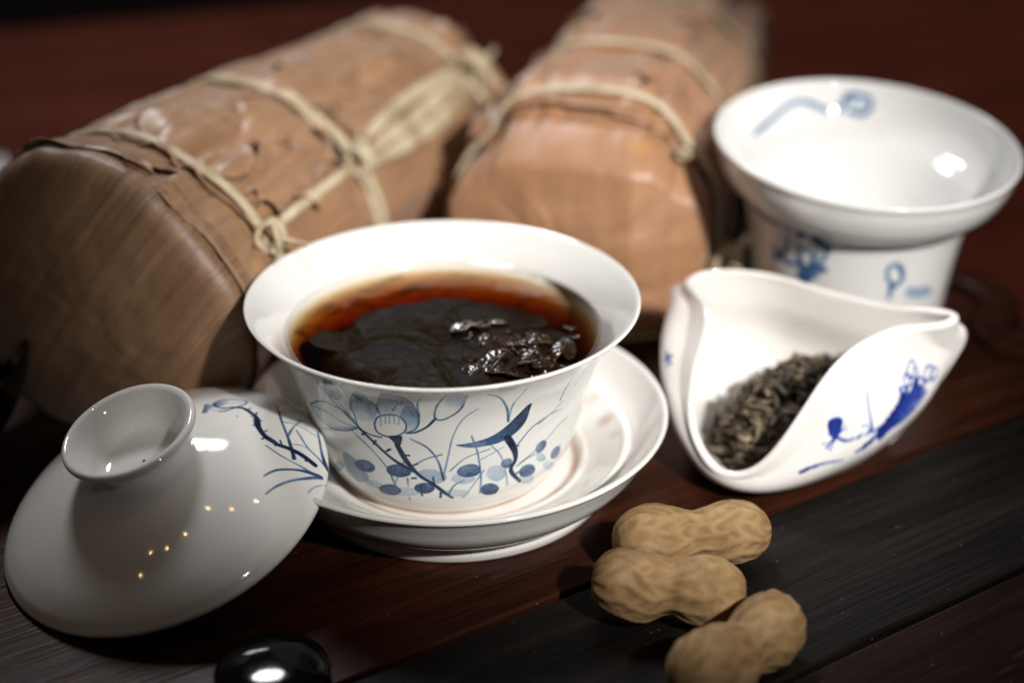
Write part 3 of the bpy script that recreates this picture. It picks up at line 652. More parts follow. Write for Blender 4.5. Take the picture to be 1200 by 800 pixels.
def strip_mat():
    a = NT('split_bamboo_strip')
    g = a.n('Attribute', attribute_name='grain').outputs['Vector']
    co = a.n('TexCoord').outputs['Object']
    f = a.noise(a.mapping(g, (20, 2600, 1)), 1, 3)
    c = a.ramp(f, [(.25, (.40, .31, .19)), (.5, (.58, .50, .35)), (.75, (.70, .63, .48))])
    c = a.mix(1, c, a.ramp(a.noise(co, 90, 4), [(.3, (.62, .55, .45)), (.6, (1, 1, 1))]), 'MULTIPLY')
    a.l(c, a.b.inputs['Base Color']); a.set(Roughness=.5)
    a.l(a.bump(f, .5, .0003), a.b.inputs['Normal'])
    return a.m
M['strip'] = strip_mat()

def shell_mat():
    a = NT('peanut_shell')
    co = a.n('TexCoord').outputs['Object']
    pit = a.n('Attribute', attribute_name='pit').outputs['Fac']
    c = a.ramp(a.noise(co, 160, 5, .6), [(.28, (.22, .138, .062)), (.5, (.33, .215, .103)), (.75, (.42, .295, .16))])
    c = a.mix(pit, c, (.20, .115, .045))
    c = a.mix(1, c, a.ramp(a.noise(co, 60, 3), [(.3, (.75, .70, .64)), (.65, (1, 1, 1))]), 'MULTIPLY')
    a.l(c, a.b.inputs['Base Color']); a.set(Roughness=.72, Specular_IOR_Level=.25)
    n = a.bump(a.noise(co, 700, 4), .35, .0003); n = a.bump(a.noise(co, 220, 4), .4, .0008, n)
    a.l(n, a.b.inputs['Normal'])
    return a.m
M['shell'] = shell_mat()

def dry_leaf_mat():
    a = NT('dry_tea_leaf')
    co = a.n('TexCoord').outputs['Object']
    rv = a.n('Attribute', attribute_name='tone').outputs['Fac']
    c = a.ramp(rv, [(0, (.026, .019, .013)), (.45, (.085, .064, .040)), (.8, (.19, .145, .092)), (1, (.32, .25, .165))])
    c = a.mix(1, c, a.ramp(a.noise(co, 800, 3), [(.3, (.6, .58, .55)), (.65, (1, 1, 1))]), 'MULTIPLY')
    a.l(c, a.b.inputs['Base Color']); a.set(Roughness=.62)
    return a.m
M['dry_leaf'] = dry_leaf_mat()

def wet_leaf_mat():
    a = NT('wet_tea_leaf')
    co = a.n('TexCoord').outputs['Object']
    c = a.ramp(a.noise(co, 160, 5), [(.3, (.009, .005, .003)), (.6, (.028, .014, .007)), (.85, (.075, .034, .014))])
    a.l(c, a.b.inputs['Base Color']); a.set(Roughness=.28, IOR=1.36, Coat_Weight=.6, Coat_Roughness=.04)
    n = a.bump(a.noise(co, 300, 3), .3, .0005); a.l(n, a.b.inputs['Normal'])
    return a.m
M['wet_leaf'] = wet_leaf_mat()

def sunk_leaf_mat():
    a = NT('steeped_leaf_mat')
    co = a.n('TexCoord').outputs['Object']
    c = a.ramp(a.noise(co, 120, 5, .6, .6), [(.3, (.0045, .004, .0038)), (.6, (.0095, .0082, .0076)), (.85, (.022, .016, .012))])
    sp = a.ramp(a.noise(co, 5200, 1), [(.62, (0, 0, 0)), (.72, (1, 1, 1))])
    c = a.mix(sp, c, (.045, .042, .04))
    a.l(c, a.b.inputs['Base Color']); a.set(Roughness=.5, Specular_IOR_Level=.18)
    a.l(a.bump(a.noise(co, 260, 6, .65, 1.2), .6, .0010), a.b.inputs['Normal'])
    return a.m
M['sunk'] = sunk_leaf_mat()

def tea_mat():
    a = NT('brewed_dark_tea')
    co = a.n('TexCoord').outputs['Object']
    n = a.bump(a.noise(co, 160, 2), .02, .001)
    gl = a.n('BsdfGlossy'); gl.inputs['Roughness'].default_value = .02; gl.inputs['Color'].default_value = (1, 1, 1, 1); a.l(n, gl.inputs['Normal'])
    tr = a.n('BsdfTransparent'); tr.inputs[0].default_value = (1, 1, 1, 1)
    fr = a.n('Fresnel'); fr.inputs['IOR'].default_value = 1.22; a.l(n, fr.inputs['Normal'])
    mx = a.n('MixShader'); a.l(fr.outputs[0], mx.inputs[0]); a.l(tr.outputs[0], mx.inputs[1]); a.l(gl.outputs[0], mx.inputs[2])
    a.l(mx.outputs[0], a.out.inputs['Surface'])
    ab = a.n('VolumeAbsorption'); ab.inputs['Color'].default_value = (.83, .60, .20, 1); ab.inputs['Density'].default_value = 360
    a.l(ab.outputs[0], a.out.inputs['Volume'])
    return a.m
M['tea'] = tea_mat()

def plain(name, c, rough, coat=0, nscale=80, amp=.25):
    a = NT(name)
    co = a.n('TexCoord').outputs['Object']
    x = a.ramp(a.noise(co, nscale, 4), [(.3, tuple(v * (1 - amp) for v in c)), (.7, tuple(min(1, v * (1 + amp)) for v in c))])
    a.l(x, a.b.inputs['Base Color']); a.set(Roughness=rough, Coat_Weight=coat, Coat_Roughness=.05)
    a.l(a.bump(a.noise(co, nscale * 4, 3), .1, .0005), a.b.inputs['Normal'])
    return a.m
M['black_glaze'] = plain('black_glaze', (.002, .0018, .0018), .09, .0)
M['black_glaze'].node_tree.nodes['Principled BSDF'].inputs['Specular IOR Level'].default_value = .3
M['cloth'] = plain('grey_linen', (.42, .40, .39), .85, 0, 300)
M['slate'] = plain('grey_slate', (.05, .046, .05), .55)
M['floor'] = plain('dark_floor', (.035, .014, .010), .7)

# ---------------------------------------------------------------- painted decoration
def paint(P, strokes, fat=1.25):
    """ink density at each vertex of P from strokes and washes that lie on the surface"""
    V = P.reshape(-1, 3); ink = np.zeros(len(V))
    soft = .00016
    for st in strokes:
        pts = np.array(st[1], float) * 1e-5
        if st[0] == 's':
            w0, w1 = st[2][0] * 1e-5, st[2][1] * 1e-5
            if len(pts) > 2: pts = crom(pts, n=len(pts) * 5)
            lo = pts.min(0) - .0016; hi = pts.max(0) + .0016
            idx = np.where(((V > lo) & (V < hi)).all(1))[0]
            if not len(idx): continue
            Q = V[idx]; best = np.full(len(idx), 9.0)
            n = len(pts) - 1
            for k in range(n):
                a, b = pts[k], pts[k + 1]; ab = b - a
                t = np.clip(((Q - a) @ ab) / (ab @ ab + 1e-15), 0, 1)
                d = np.linalg.norm(Q - a - t[:, None] * ab, axis=1)
                s = (k + t) / n
                w = np.maximum((w0 + (w1 - w0) * s) * fat, .00012) * (.88 + .12 * np.sin(s * 9))
                best = np.minimum(best, (d - w) / soft)
            v = np.clip(.5 - best * .5, 0, 1) * np.clip(st[3] * (1 + .30 * vnoise(Q, 330, 19, 2)), 0, 1)
            ink[idx] = np.maximum(ink[idx], v)
        else:
            c = pts.mean(0); u, s, vt = np.linalg.svd(pts - c)
            e1, e2, nn = vt
            pts = crom(pts, n=len(pts) * 4, closed=True)
            lo = pts.min(0) - .001; hi = pts.max(0) + .001
            idx = np.where(((V > lo) & (V < hi)).all(1))[0]
            if not len(idx): continue
            Q = V[idx] - c
            x, y, z = Q @ e1, Q @ e2, Q @ nn
            px, py = (pts - c) @ e1, (pts - c) @ e2
            ins = np.zeros(len(idx), bool); dist = np.full(len(idx), 9.0)
            for k in range(len(px)):
                x0, y0, x1, y1 = px[k - 1], py[k - 1], px[k], py[k]
                cr = ((y0 > y) != (y1 > y)) & (x < (x1 - x0) * (y - y0) / (y1 - y0 + 1e-15) + x0)
                ins ^= cr
                dx, dy = x1 - x0, y1 - y0
                t = np.clip(((x - x0) * dx + (y - y0) * dy) / (dx * dx + dy * dy + 1e-15), 0, 1)
                dist = np.minimum(dist, np.hypot(x - x0 - t * dx, y - y0 - t * dy))
            sd = np.where(ins, dist, -dist)
            v = np.clip(.5 + sd / (2 * soft), 0, 1)
            a, b = np.array(st[4]) * 1e-5, np.array(st[5]) * 1e-5
            g = np.clip(((V[idx] - a) @ (b - a)) / ((b - a) @ (b - a) + 1e-15), 0, 1)
            pool = .86 + .34 * np.exp(-np.clip(sd, 0, 1) / .00035) + .16 * vnoise(V[idx], 420, 17, 2)
            v = v * np.clip((st[2] + (st[3] - st[2]) * g) * pool, 0, 1) * (np.abs(z) < .0014)
            ink[idx] = np.maximum(ink[idx], v)
    return ink

# ================================================================ the setting: table and floor
tb = box_mesh('table', -.9, .9, -.40, .52, -.036, -.006, .004)
t_ = tag(obj('table', tb, M['wood_table']), kind='structure'); t_.rotation_euler = (0, 0, R(20))
fl = box_mesh('floor', -3, 3, -2, 4, -.76, -.74, .001)
tag(obj('floor', fl, M['floor']), kind='structure')

# ---------------------------------------------------------------- slatted tea tray
tray = empty('tea_tray', (0, 0, -.006), R(33.4))
tag(tray, 'dark wooden tea tray of long boards with grooves, under the cups and peanuts', 'tray')
rows = [(-.0600, .150, 'wood_red'), (-.1130, -.0615, 'wood_black'), (-.150, -.1145, 'wood_dark'), (-.200, -.1515, 'wood_black')]
for (v0, v1, mt) in rows:
    me = box_mesh('board', -.30, .205 if v0 > -.07 else .34, v0, v1, .0006, .006, .0012, 3)
    obj('board', me, M[mt], tray)
obj('tray_bed', box_mesh('tray_bed', -.298, .203, -.195, .148, 0.0002, .0022, .0004), M['wood_dark'], tray)
# carved cloud-shaped end rail
rail = [(.196, .150), (.203, .100), (.206, .058), (.2075, .022), (.212, .004), (.205, -.012), (.190, -.020), (.186, -.034), (.196, -.048), (.215, -.060)]
pr = crom(np.array([(a, b, .0070) for a, b in rail]), ds=.002)
obj('end_rail', tube(pr, .0065, .0028, nrm=np.tile([0, 0, 1.0], (len(pr), 1)), seg=14, ds=.002), M['wood_red'], tray)

# ================================================================ porcelain
# ---- saucer
sa = empty('saucer', (.0022, 0, 0))
tag(sa, 'white porcelain saucer with ringed well and tea stains, under the full painted cup', 'saucer')
P = saucer_grid()
V = P.reshape(-1, 3); rr = np.hypot(V[:, 0], V[:, 1]); th = np.arctan2(V[:, 1], V[:, 0])
nz = vnoise(V, 160, 3)
up = V[:, 2] > .0060
stain = np.clip(1 - np.abs(rr - .0322) / .0013, 0, 1) * (.75 + .35 * nz) + .20 * np.clip(1 - np.abs(rr - .0345) / .003, 0, 1) * np.clip(.6 + nz, 0, 1)
for (x, y, s, d) in [(.0405, .010, .0022, .5), (.0425, .0015, .0016, .25), (.037, .021, .003, .28), (.034, .0185, .0014, .3), (.046, -.012, .0012, .15)]:
    q = np.hypot(V[:, 0] - x, V[:, 1] - y) / s + nz * .4
    stain = np.maximum(stain, d * np.clip(1.2 - q, 0, 1) ** .7)
obj('dish', grid_mesh('dish', P, attrs={'stain': np.clip(stain, 0, 1) * up, 'ink': 0 * rr}), M['cup'], sa)

# ---- cup with painted lotus
cu = empty('tea_cup', (0, 0, .0066))
tag(cu, 'wide white porcelain cup full of dark tea, painted with blue lotus', 'cup')
P = cup_grid(); V = P.reshape(-1, 3); rr = np.hypot(V[:, 0], V[:, 1])
nz = vnoise(V, 120, 5)
outer = rr > .0262
stain = np.clip(1 - np.abs(V[:, 2] - .0008) / .0010, 0, 1) * (.85 + .4 * nz) + .22 * np.clip(1 - np.abs(V[:, 2] - .0042) / .0006, 0, 1) * np.clip(.5 + nz, 0, 1) + .05 * np.clip(1 - V[:, 2] / .006, 0, 1)
obj('bowl', grid_mesh('bowl', P, attrs={'ink': paint(P, INK_CUP), 'stain': np.clip(stain, 0, 1) * outer * (V[:, 2] < .006)}), M['cup'], cu)

# ---- the tea itself
LV = .0370
prof = sections(([(.0004, LV), (.030, LV), (.0376, LV + .00003), (.0390, LV + .0003), (.0399, LV + .0009), (.0405, LV + .0017)], .0006),
                ([(.0405, LV + .0017), (.0409, LV + .0009), (.0401, .0358), (.0380, .0290), (.0359, .0200), (.0336, .0110), (.0292, .0058), (.0200, .0040), (.0004, .0038)], .0012))
P = lathe(prof, 260)
top = (np.arange(len(prof)) < 60)[:, None] * np.ones((1, 260))
P[..., 2] += .00012 * vnoise(P * np.array([1, 1, 0]), 150, 9) * (P[..., 2] > LV - .0005) * (np.hypot(P[..., 0], P[..., 1]) < .037)
t = obj('brewed_tea', grid_mesh('brewed_tea', P[::-1]), M['tea'], None, (0, 0, .0066))
tag(t, 'dark reddish brown tea filling the lotus painted cup', 'tea')

def crumple(L, W, seed, amp, fold=0.0, nx=22, ny=14, freq=160):
    """crinkled leaf blade, length L, width W"""
    u = np.linspace(-1, 1, nx)[:, None] + 0 * np.linspace(-1, 1, ny)[None]; v = 0 * u + np.linspace(-1, 1, ny)[None]
    w = np.sqrt(np.clip(1 - np.abs(u) ** 2.4, .02, 1)) * (1 - .25 * u)
    x = u * L / 2; y = v * w * W / 2
    y = y + W * .10 * vnoise(np.stack([x, y, 0 * x + seed], -1), freq * .6, seed)
    z = amp * vnoise(np.stack([x, y, 0 * x], -1), freq, seed, 3) + fold * v * v * W + .12 * L * np.sin(u * 1.6 + seed) * (fold != 0)
    return np.stack([x, y, z], -1)

def solid_sheet(name, G, th, uv=None, attrs=None):
    """open grid -> closed thin sheet"""
    dr = np.gradient(G, axis=0); dc = np.gradient(G, axis=1); n = np.cross(dr, dc); n /= np.linalg.norm(n, axis=-1, keepdims=True) + 1e-12
    A, B = G + n * th / 2, G - n * th / 2
    P = np.concatenate([A, B[:, ::-1]], 1)
    U = None
    if uv is not None: U = np.concatenate([uv, uv[:, ::-1]], 1)
    return grid_mesh(name, P, closed=True, cap0=True, cap1=True, uv=U)

def xf(me, rot, loc):
    me.transform(Matrix.Translation(loc) @ rot.to_4x4()); return me

# steeped leaves lying just under the surface: one dark mat of broad leaves
from mathutils import Euler
sheets = []
na, nr = 200, 90
aa = np.linspace(0, 2 * np.pi, na, endpoint=False)[None]; q_ = np.linspace(.004, 1, nr)[:, None]
dx_, dy_ = np.cos(aa), np.sin(aa)
lim = np.minimum(.0375 / np.maximum(1e-6, 1.0), .0395) - .0095 * np.clip(dy_, 0, 1) ** .8 - .0034 * np.clip(-dx_, 0, 1) * (.6 + .4 * np.clip(1 + dy_, 0, 1)) - .0022 * np.clip(dx_, 0, 1) - .001
lim = lim + .0030 * vnoise(np.stack([dx_ * 2.2, dy_ * 2.2, 0 * dx_], -1), 2.2, 71, 3) - .0015
lim = np.minimum(lim, .0378)
mx_, my_ = q_ * lim * dx_, q_ * lim * dy_
sw_ = vnoise(np.stack([mx_ + .004 * np.sin(my_ * 160), my_ + .004 * np.sin(mx_ * 140), 0 * mx_], -1), 62, 72, 3)
rid = np.clip(1 - np.abs(sw_) * 5.0, 0, 1) ** 1.5
zz_ = LV - .00015 - .0011 * rid - .0004 * np.clip(vnoise(np.stack([mx_, my_, 0 * mx_ + 1], -1), 90, 73, 3), 0, 1) - .0045 * (np.clip(q_ - .80, 0, 1) / .20) ** 1.6 - .0008 * np.clip((mx_ - .006) / .02, 0, 1)
ms_ = np.stack([mx_, my_, zz_], -1)
sheets.append(grid_mesh('s', np.concatenate([ms_, (ms_ - np.array([0, 0, .0015]))[::-1]], 0), cap0=True, cap1=True))
for k, (x, y, L, W) in enumerate([(.004, .013, .020, .010), (-.012, .008, .022, .010), (.019, .010, .018, .012), (.026, -.002, .016, .012), (-.026, -.004, .016, .010), (.013, .004, .022, .014)]):
    G = crumple(L, W, 40 + k, .0012, 0, 30, 22, 110); G[..., 2] = np.minimum(G[..., 2] - .0003, 0)
    sheets.append(xf(solid_sheet('s', G, .0003), Euler((rnd.uniform(-.03, .03), rnd.uniform(-.03, .03), rnd.uniform(-.6, .6))).to_matrix(), Vector((x, y, LV - .0008))))
sk = obj('steeped_leaves', join_meshes('steeped_leaves', sheets), M['sunk'], None, (0, 0, .0066))
tag(sk, 'mat of dark steeped leaves just under the tea surface', 'tea leaves', kind='stuff')

# wet leaves that break the surface
wet = [(.0070, .0010, .012, .007, .4), (.0105, .0040, .008, .005, 1.2), (.0050, -.0015, .007, .005, 2.2), (.0155, -.0120, .016, .008, .3), (.0200, -.0090, .013, .008, 2.4), (.0120, -.0150, .012, .007, .9), (.0240, -.0060, .010, .006, .2), (.0180, -.0165, .012, .006, 2.9), (.0225, -.0145, .009, .006, 1.5), (.0190, .0005, .009, .004, .1), (.0140, -.0085, .010, .006, 1.9), (.0260, -.0105, .009, .005, .8), (.0135, .0045, .006, .004, .3), (.0300, .0030, .006, .004, 1.1), (.0160, -.0200, .012, .007, .5), (.0215, -.0190, .010, .006, 2.0), (.0255, -.0150, .010, .006, 2.6), (.0105, -.0190, .009, .005, .1), (.0285, -.0080, .009, .005, 1.7), (.0175, -.0055, .009, .005, .6), (.0225, -.0020, .008, .004, .2), (.0080, -.0110, .008, .004, 1.0)]
wet += [(rnd.uniform(.006, .030), rnd.uniform(-.020, .003), rnd.uniform(.005, .010), rnd.uniform(.003, .006), rnd.uniform(0, 3.1)) for _ in range(12)]
for k, (x, y, L, W, a) in enumerate(wet):
    G = crumple(L * .95, W * .78, 90 + k, .0012, .09, 22, 14, 300)
    me = solid_sheet('wet_leaf', G, .0004)
    o = obj('wet_tea_leaf', me, M['wet_leaf'], None, (.006 + (x - .006) * 1.12, y * 1.1, .0066 + LV - .0006))
    o.rotation_euler = (rnd.uniform(-.25, .25), rnd.uniform(-.2, .2), a)
    tag(o, 'glossy black wet tea leaf breaking the surface of the dark tea', 'tea leaf', 'wet leaves floating in the cup')

# ---- lid leaning on the saucer
Ml, cl = lid_matrix()
li = empty('cup_lid'); li.matrix_world = Matrix.Translation(cl) @ Matrix(Ml.tolist()).to_4x4()
tag(li, 'white domed porcelain lid with ring knob and blue twig, leaning on the saucer', 'lid')
P = lid_grid()
rk = int(np.argmin(np.abs(P[:, 0, 0] - .0138) + np.abs(P[:, 0, 2] - .0166)))
ink = paint(P, INK_LID, 1.6).reshape(P.shape[:2])
obj('dome', grid_mesh('dome', P[:rk + 1], attrs={'ink': ink[:rk + 1], 'stain': 0 * ink[:rk + 1]}), M['cup'], li)
obj('knob', grid_mesh('knob', P[rk:, ::4], attrs={'ink': ink[rk:, ::4], 'stain': 0 * ink[rk:, ::4]}), M['cup'], li)

# ---- folded tea scoop
P = holder_grid(); V = P.reshape(-1, 3)
ho = tag(obj('tea_scoop', grid_mesh('tea_scoop', P, cap0=True, cap1=True, attrs={'ink': paint(P, INK_HOLD), 'stain': np.zeros(len(V))}), M['cobalt']),
         'folded white porcelain scoop with cobalt blue flower, holding loose dry tea', 'tea scoop')

# dry tea heaped in the scoop
def curl(L, w, seed):
    r = random.Random(seed)
    n = 7; pts = []
    ph = r.uniform(0, 6.28); a = r.uniform(.08, .22)
    for i in range(n):
        s = i / (n - 1)
        pts.append((L * (s - .5), a * L * math.sin(s * r.uniform(3, 5) + ph), a * L * .7 * math.cos(s * 4 + ph)))
    m = tube(pts, [w * .3, w, w * .9, w * .25], [w * .25, w * .55, w * .5, w * .2], seg=6, twist=r.uniform(2, 6), ds=L / 9)
    return m
protos = []
for k in range(14):
    m = curl(rnd.uniform(.003, .011), rnd.uniform(.0005, .0014), 300 + k)
    protos.append(m)
def heap_h(x, y):
    dx, dy = (x - HEAP[0]), (y - HEAP[1])
    u = (dx * .80 + dy * .6) / .0255; v = (-dx * .6 + dy * .80) / .0165
    return .0215 * max(0.0, 1 - u * u - v * v) ** .75
HEAP = (.0965, .0165)
def leaf_spot(rmax=1.0):
    while True:
        a, b = rnd.uniform(-1, 1), rnd.uniform(-1, 1)
        if a * a + b * b < rmax:
            return HEAP[0] + a * .0255 * .80 - b * .0165 * .6, HEAP[1] + a * .0255 * .6 + b * .0165 * .80
def tone_mesh(me, v):
    a = me.attributes.get('tone') or me.attributes.new('tone', 'FLOAT', 'POINT')
    a.data.foreach_set('value', np.full(len(me.vertices), v, np.float32)); return me
# bulk of the heap: one object
Vs, Fs, Ts, off = [], [], [], 0
for k in range(900):
    m = rnd.choice(protos); x, y = leaf_spot(); h = heap_h(x, y) * rnd.uniform(.25, 1.0) + .0028
    Mx = Matrix.Translation((x, y, h)) @ Euler((rnd.uniform(-.5, .5), rnd.uniform(-.5, .5), rnd.uniform(0, 6.28))).to_matrix().to_4x4()
    co = np.empty(len(m.vertices) * 3, np.float32); m.vertices.foreach_get('co', co); co = co.reshape(-1, 3)
    A = np.array(Mx); Vs.append(co @ A[:3, :3].T + A[:3, 3]); Ts.append(np.full(len(co), min(1, max(0, rnd.gauss(.50, .24)))))
    Fs += [[v + off for v in p.vertices] for p in m.polygons]; off += len(co)
me = bpy.data.meshes.new('dry_tea'); me.from_pydata(np.vstack(Vs).tolist(), [], Fs); me.polygons.foreach_set('use_smooth', np.ones(len(Fs), bool))
a = me.attributes.new('tone', 'FLOAT', 'POINT'); a.data.foreach_set('value', np.concatenate(Ts).astype(np.float32))
tag(obj('dry_tea', me, M['dry_leaf']), 'heap of loose dry brown tea in the folded white scoop', 'dry tea', kind='stuff')
# curls lying on top, one by one
tops = []
for k in range(12):
    m = tone_mesh(curl(rnd.uniform(.005, .011), rnd.uniform(.0004, .0009), 500 + k), [.2, .4, .6, .8, .95, .5][k % 6]); m.materials.append(M['dry_leaf']); tops.append(m)
for k in range(130):
    x, y = leaf_spot(.85)
    o = obj('dry_tea_leaf', tops[k % 12], M['dry_leaf'], None, (x, y, heap_h(x, y) + .0036 + rnd.uniform(0, .001)))
    o.rotation_euler = (rnd.uniform(-.35, .35), rnd.uniform(-.35, .35), rnd.uniform(0, 6.28))
    tag(o, 'twisted dry tea leaf lying on top of the heap in the scoop', 'tea leaf', 'dry leaves topping the heap in the scoop')

# ---- strainer on its stand
st = empty('strainer_stand', (.1225, .086, 0))
tag(st, 'white porcelain stand with blue flower carrying the wide funnel strainer', 'strainer stand')
P = stand_grid(); n = P.shape[0] * P.shape[1]
obj('stand_body', grid_mesh('stand_body', P, attrs={'ink': paint(P, INK_STAND, 1.6), 'stain': np.zeros(n)}), M['faded'], st)
sn = empty('tea_strainer', (.1225, .086, 0)); 
tag(sn, 'wide white porcelain tea strainer tilted on its stand, blue sprig painted inside', 'strainer')
P = strainer_grid(); n = P.shape[0] * P.shape[1]
P = P - np.array([0, 0, .0455])
sb = obj('funnel', grid_mesh('funnel', np.concatenate([P, P[:1]], 0), attrs={'ink': np.r_[paint(P + np.array([0, 0, .0455]), INK_STRAIN), np.zeros(P.shape[1])], 'stain': np.zeros(n + P.shape[1])}), M['faded'], sn)
sn.location = (.1225, .086, .0455 + .0004); sn.rotation_euler = (R(5.5), R(2), 0); sn.scale = (.975, .975, 1)
d = lathe(np.array([(.0002, -.0170), (.006, -.0171), (.0121, -.0172)]), 60)
obj('mesh_disc', grid_mesh('mesh_disc', d), M['slate'], sn)

# ================================================================ bamboo-leaf packages
class Pack:
    def __init__(s, x, y, phi, L, ra, rb, zc, seed, rings, expo=2.6, facets=(), taper=0.0, dome=.006, edge=.004, nose=(0, .02), cut=(9.0, 0), ta=0.0, pleat=0.0):
        s.o = np.array([x, y, 0.0]); s.d = np.array([math.cos(phi), math.sin(phi), 0]); s.h = np.array([math.sin(phi), -math.cos(phi), 0]); s.u = np.array([0, 0, 1.0])
        s.L, s.ra, s.rb, s.zc, s.seed, s.rings, s.ex, s.fc, s.tp, s.dome, s.edge = L, ra, rb, zc, seed, rings, expo, facets, taper, dome, edge
        s.nose, s.cut, s.ta, s.pleat = nose, cut, ta, pleat
    def local(s, t, th, off=0.0):
        """t along the axis, th around (0 right, pi/2 up); outside 0..L shrinks into the end caps"""
        t = np.asarray(t, float); th = np.asarray(th, float); t, th = np.broadcast_arrays(t, th)
        tc = np.clip(t, 0, s.L)
        c, si = np.cos(th), np.sin(th); e = 2 / s.ex
        a = s.ra * np.sign(c) * np.abs(c) ** e; b = s.rb * np.sign(si) * np.abs(si) ** e
        k = 1 + 0 * tc; a = a * (1 - s.ta * tc / s.L)
        for (ang, wid, dep) in s.fc:                     # flattened facets
            dd = np.angle(np.exp(1j * (th - ang))); k = k - dep * np.exp(-(dd / wid) ** 2)
        for tr in s.rings:
            k = k - .035 * np.exp(-((tc - tr) / .006) ** 2) + .008 * np.exp(-((np.abs(tc - tr) - .016) / .009) ** 2)
        q = np.stack([tc * 14, np.cos(th) * 1.6, np.sin(th) * 1.6], -1)
        k = k + .055 * vnoise(q, 1.3, s.seed, 3)
        fo = vnoise(np.stack([tc * 16, np.cos(th) * 2.0, np.sin(th) * 2.0], -1), 1.25, s.seed + 31, 2)
        k = k - .070 * np.clip(1 - np.abs(fo) * 4.5, 0, 1) ** 1.5 * np.clip(np.sin(th) + .5, 0, 1) * np.clip((tc - .004) / .02, 0, 1)
        near = np.min([np.abs(tc - tr) for tr in s.rings], axis=0)
        cre = vnoise(np.stack([tc * 9, np.cos(th) * 5, np.sin(th) * 5], -1), 1.6, s.seed + 7, 2)
        k = k - .035 * np.clip(.45 - np.abs(cre), 0, .45) * np.exp(-near / .03)     # puckers running out from the ties
        # end caps
        over = np.where(t < 0, -t, np.where(t > s.L, t - s.L, 0.0))        # 0..1 code: distance past the end in cap units
        rho = np.clip(1 - over, 0, 1)
        ed = s.edge
        a = a * k; b = b * k
        r0 = np.hypot(a, b) + 1e-9
        lip = np.where(rho >= 1, 1.0, rho)
        rs = np.where(over > 0, np.maximum(r0 - 0.0, 0) * lip, r0)
        end = np.minimum(np.abs(t), np.abs(t - s.L)) * (over == 0)
        rs = rs - np.where((over == 0) & (end < ed), ed * .55 * (1 - np.sqrt(np.clip(1 - (1 - end / ed) ** 2, 0, 1))), 0) - np.where(over > 0, ed * .55, 0) * lip
        cw = vnoise(np.stack([rho * c * 3, rho * si * 3, t * 0 + s.seed], -1), 1.3, s.seed + 3, 3)
        pl = np.clip(1 - np.abs(vnoise(np.stack([c * 2.2, si * 2.2, rho * 1.2 + s.seed], -1), 1.5, s.seed + 21, 2)) * 4, 0, 1) ** 1.5
        cw = cw - s.pleat * pl * rho
        ax = np.where(t < 0, -(1 - rho ** 2) * s.dome - .0020 * cw * (1 - rho), np.where(t > s.L, s.L + (1 - rho ** 2) * s.dome + .0016 * cw * (1 - rho), t))
        g = (rs + off * (over == 0)) / r0
        ax = ax + np.where(t < 0, -off, np.where(t > s.L, off, 0))
        zz = s.zc + b * g
        fade = np.clip(1 - tc / s.nose[1], 0, 1); fade = fade ** 1.2
        zz = zz * (1 - s.nose[0] * fade) * (1 - s.tp * tc / s.L)                                  # the near end slopes down
        ax = ax + np.clip(a * g - s.cut[0], 0, 1) * s.cut[1] * np.clip(1 - tc / .03, 0, 1)   # folded-back corner
        return ax, a * g, np.maximum(zz, .0004 + max(0, off * .2))
    def S(s, t, th, off=0.0):
        ax, y, z = s.local(t, th, off)
        return s.o + ax[..., None] * s.d + y[..., None] * s.h + z[..., None] * s.u
    def nrm(s, t, th):
        e = 1e-3
        a = s.S(t + e * .3, th) - s.S(t - e * .3, th); b = s.S(t, th + e * 8) - s.S(t, th - e * 8)
        n = np.cross(a, b); return n / (np.linalg.norm(n, axis=-1, keepdims=True) + 1e-12)
    def body(s):
        th = np.linspace(0, 2 * np.pi, 260, endpoint=False)
        t = np.r_[-np.linspace(.99, .02, 26), np.linspace(0, s.edge, 6), np.linspace(s.edge, s.L - s.edge, 190)[1:-1], np.linspace(s.L - s.edge, s.L, 6), s.L + np.linspace(.02, .99, 16)]
        T, H = np.meshgrid(t, th, indexing='ij')
        P = s.S(T, H)
        lx, ly, lz = s.local(T, H)
        cap = (T < 0) | (T > s.L)
        uv = np.where(cap[..., None], np.stack([lz, ly], -1), np.stack([T, H * s.ra], -1))
        return grid_mesh('wrapper', P, cap0=True, cap1=True, uv=uv)
    def sheet(s, t0, t1, h0, h1, off, seed, wav=.0025, lift=.0012, nt=70, nh=70, rot=0.0):
        """one leaf of the wrapping: patch t0..t1 by h0..h1 with wavy, slightly lifted edges"""
        a = np.linspace(0, 1, nt)[:, None] + 0 * np.linspace(0, 1, nh)[None]; b = 0 * a + np.linspace(0, 1, nh)[None]
        n1 = vnoise(np.stack([b * 2.2, 0 * b, 0 * b + seed], -1), 2, seed, 3); n2 = vnoise(np.stack([a * 2.2, 0 * b + 5, 0 * b + seed], -1), 2, seed + 1, 3)
        T = t0 + (t1 - t0) * a + wav * n1 * (2 * a - 1); H = h0 + (h1 - h0) * b + wav / s.ra * 2 * n2 * (2 * b - 1)
        edge = np.minimum(np.minimum(a, 1 - a) * (t1 - t0) / .004, np.minimum(b, 1 - b) * (h1 - h0) * s.ra / .004)
        lf = lift * np.exp(-np.clip(edge, 0, 9)) * (.6 + .6 * vnoise(np.stack([a * 6, b * 6, 0 * a + seed], -1), 1, seed + 4, 2))
        wr = vnoise(np.stack([T * 11, H * 6.5, 0 * a + seed], -1), 1, seed + 8, 2); wm = np.clip(vnoise(np.stack([T * 26, H * 1.5, 0 * a + seed + 9], -1), 1, seed + 11, 2) * 1.6 + .25, 0, 1)
        bub = .0017 * np.clip(1 - np.abs(wr) * 2.4, 0, 1) ** 2 * wm + .0008 * np.clip(vnoise(np.stack([T * 40, H * 1.4, 0 * a + seed], -1), 1, seed + 8, 2), 0, 1)
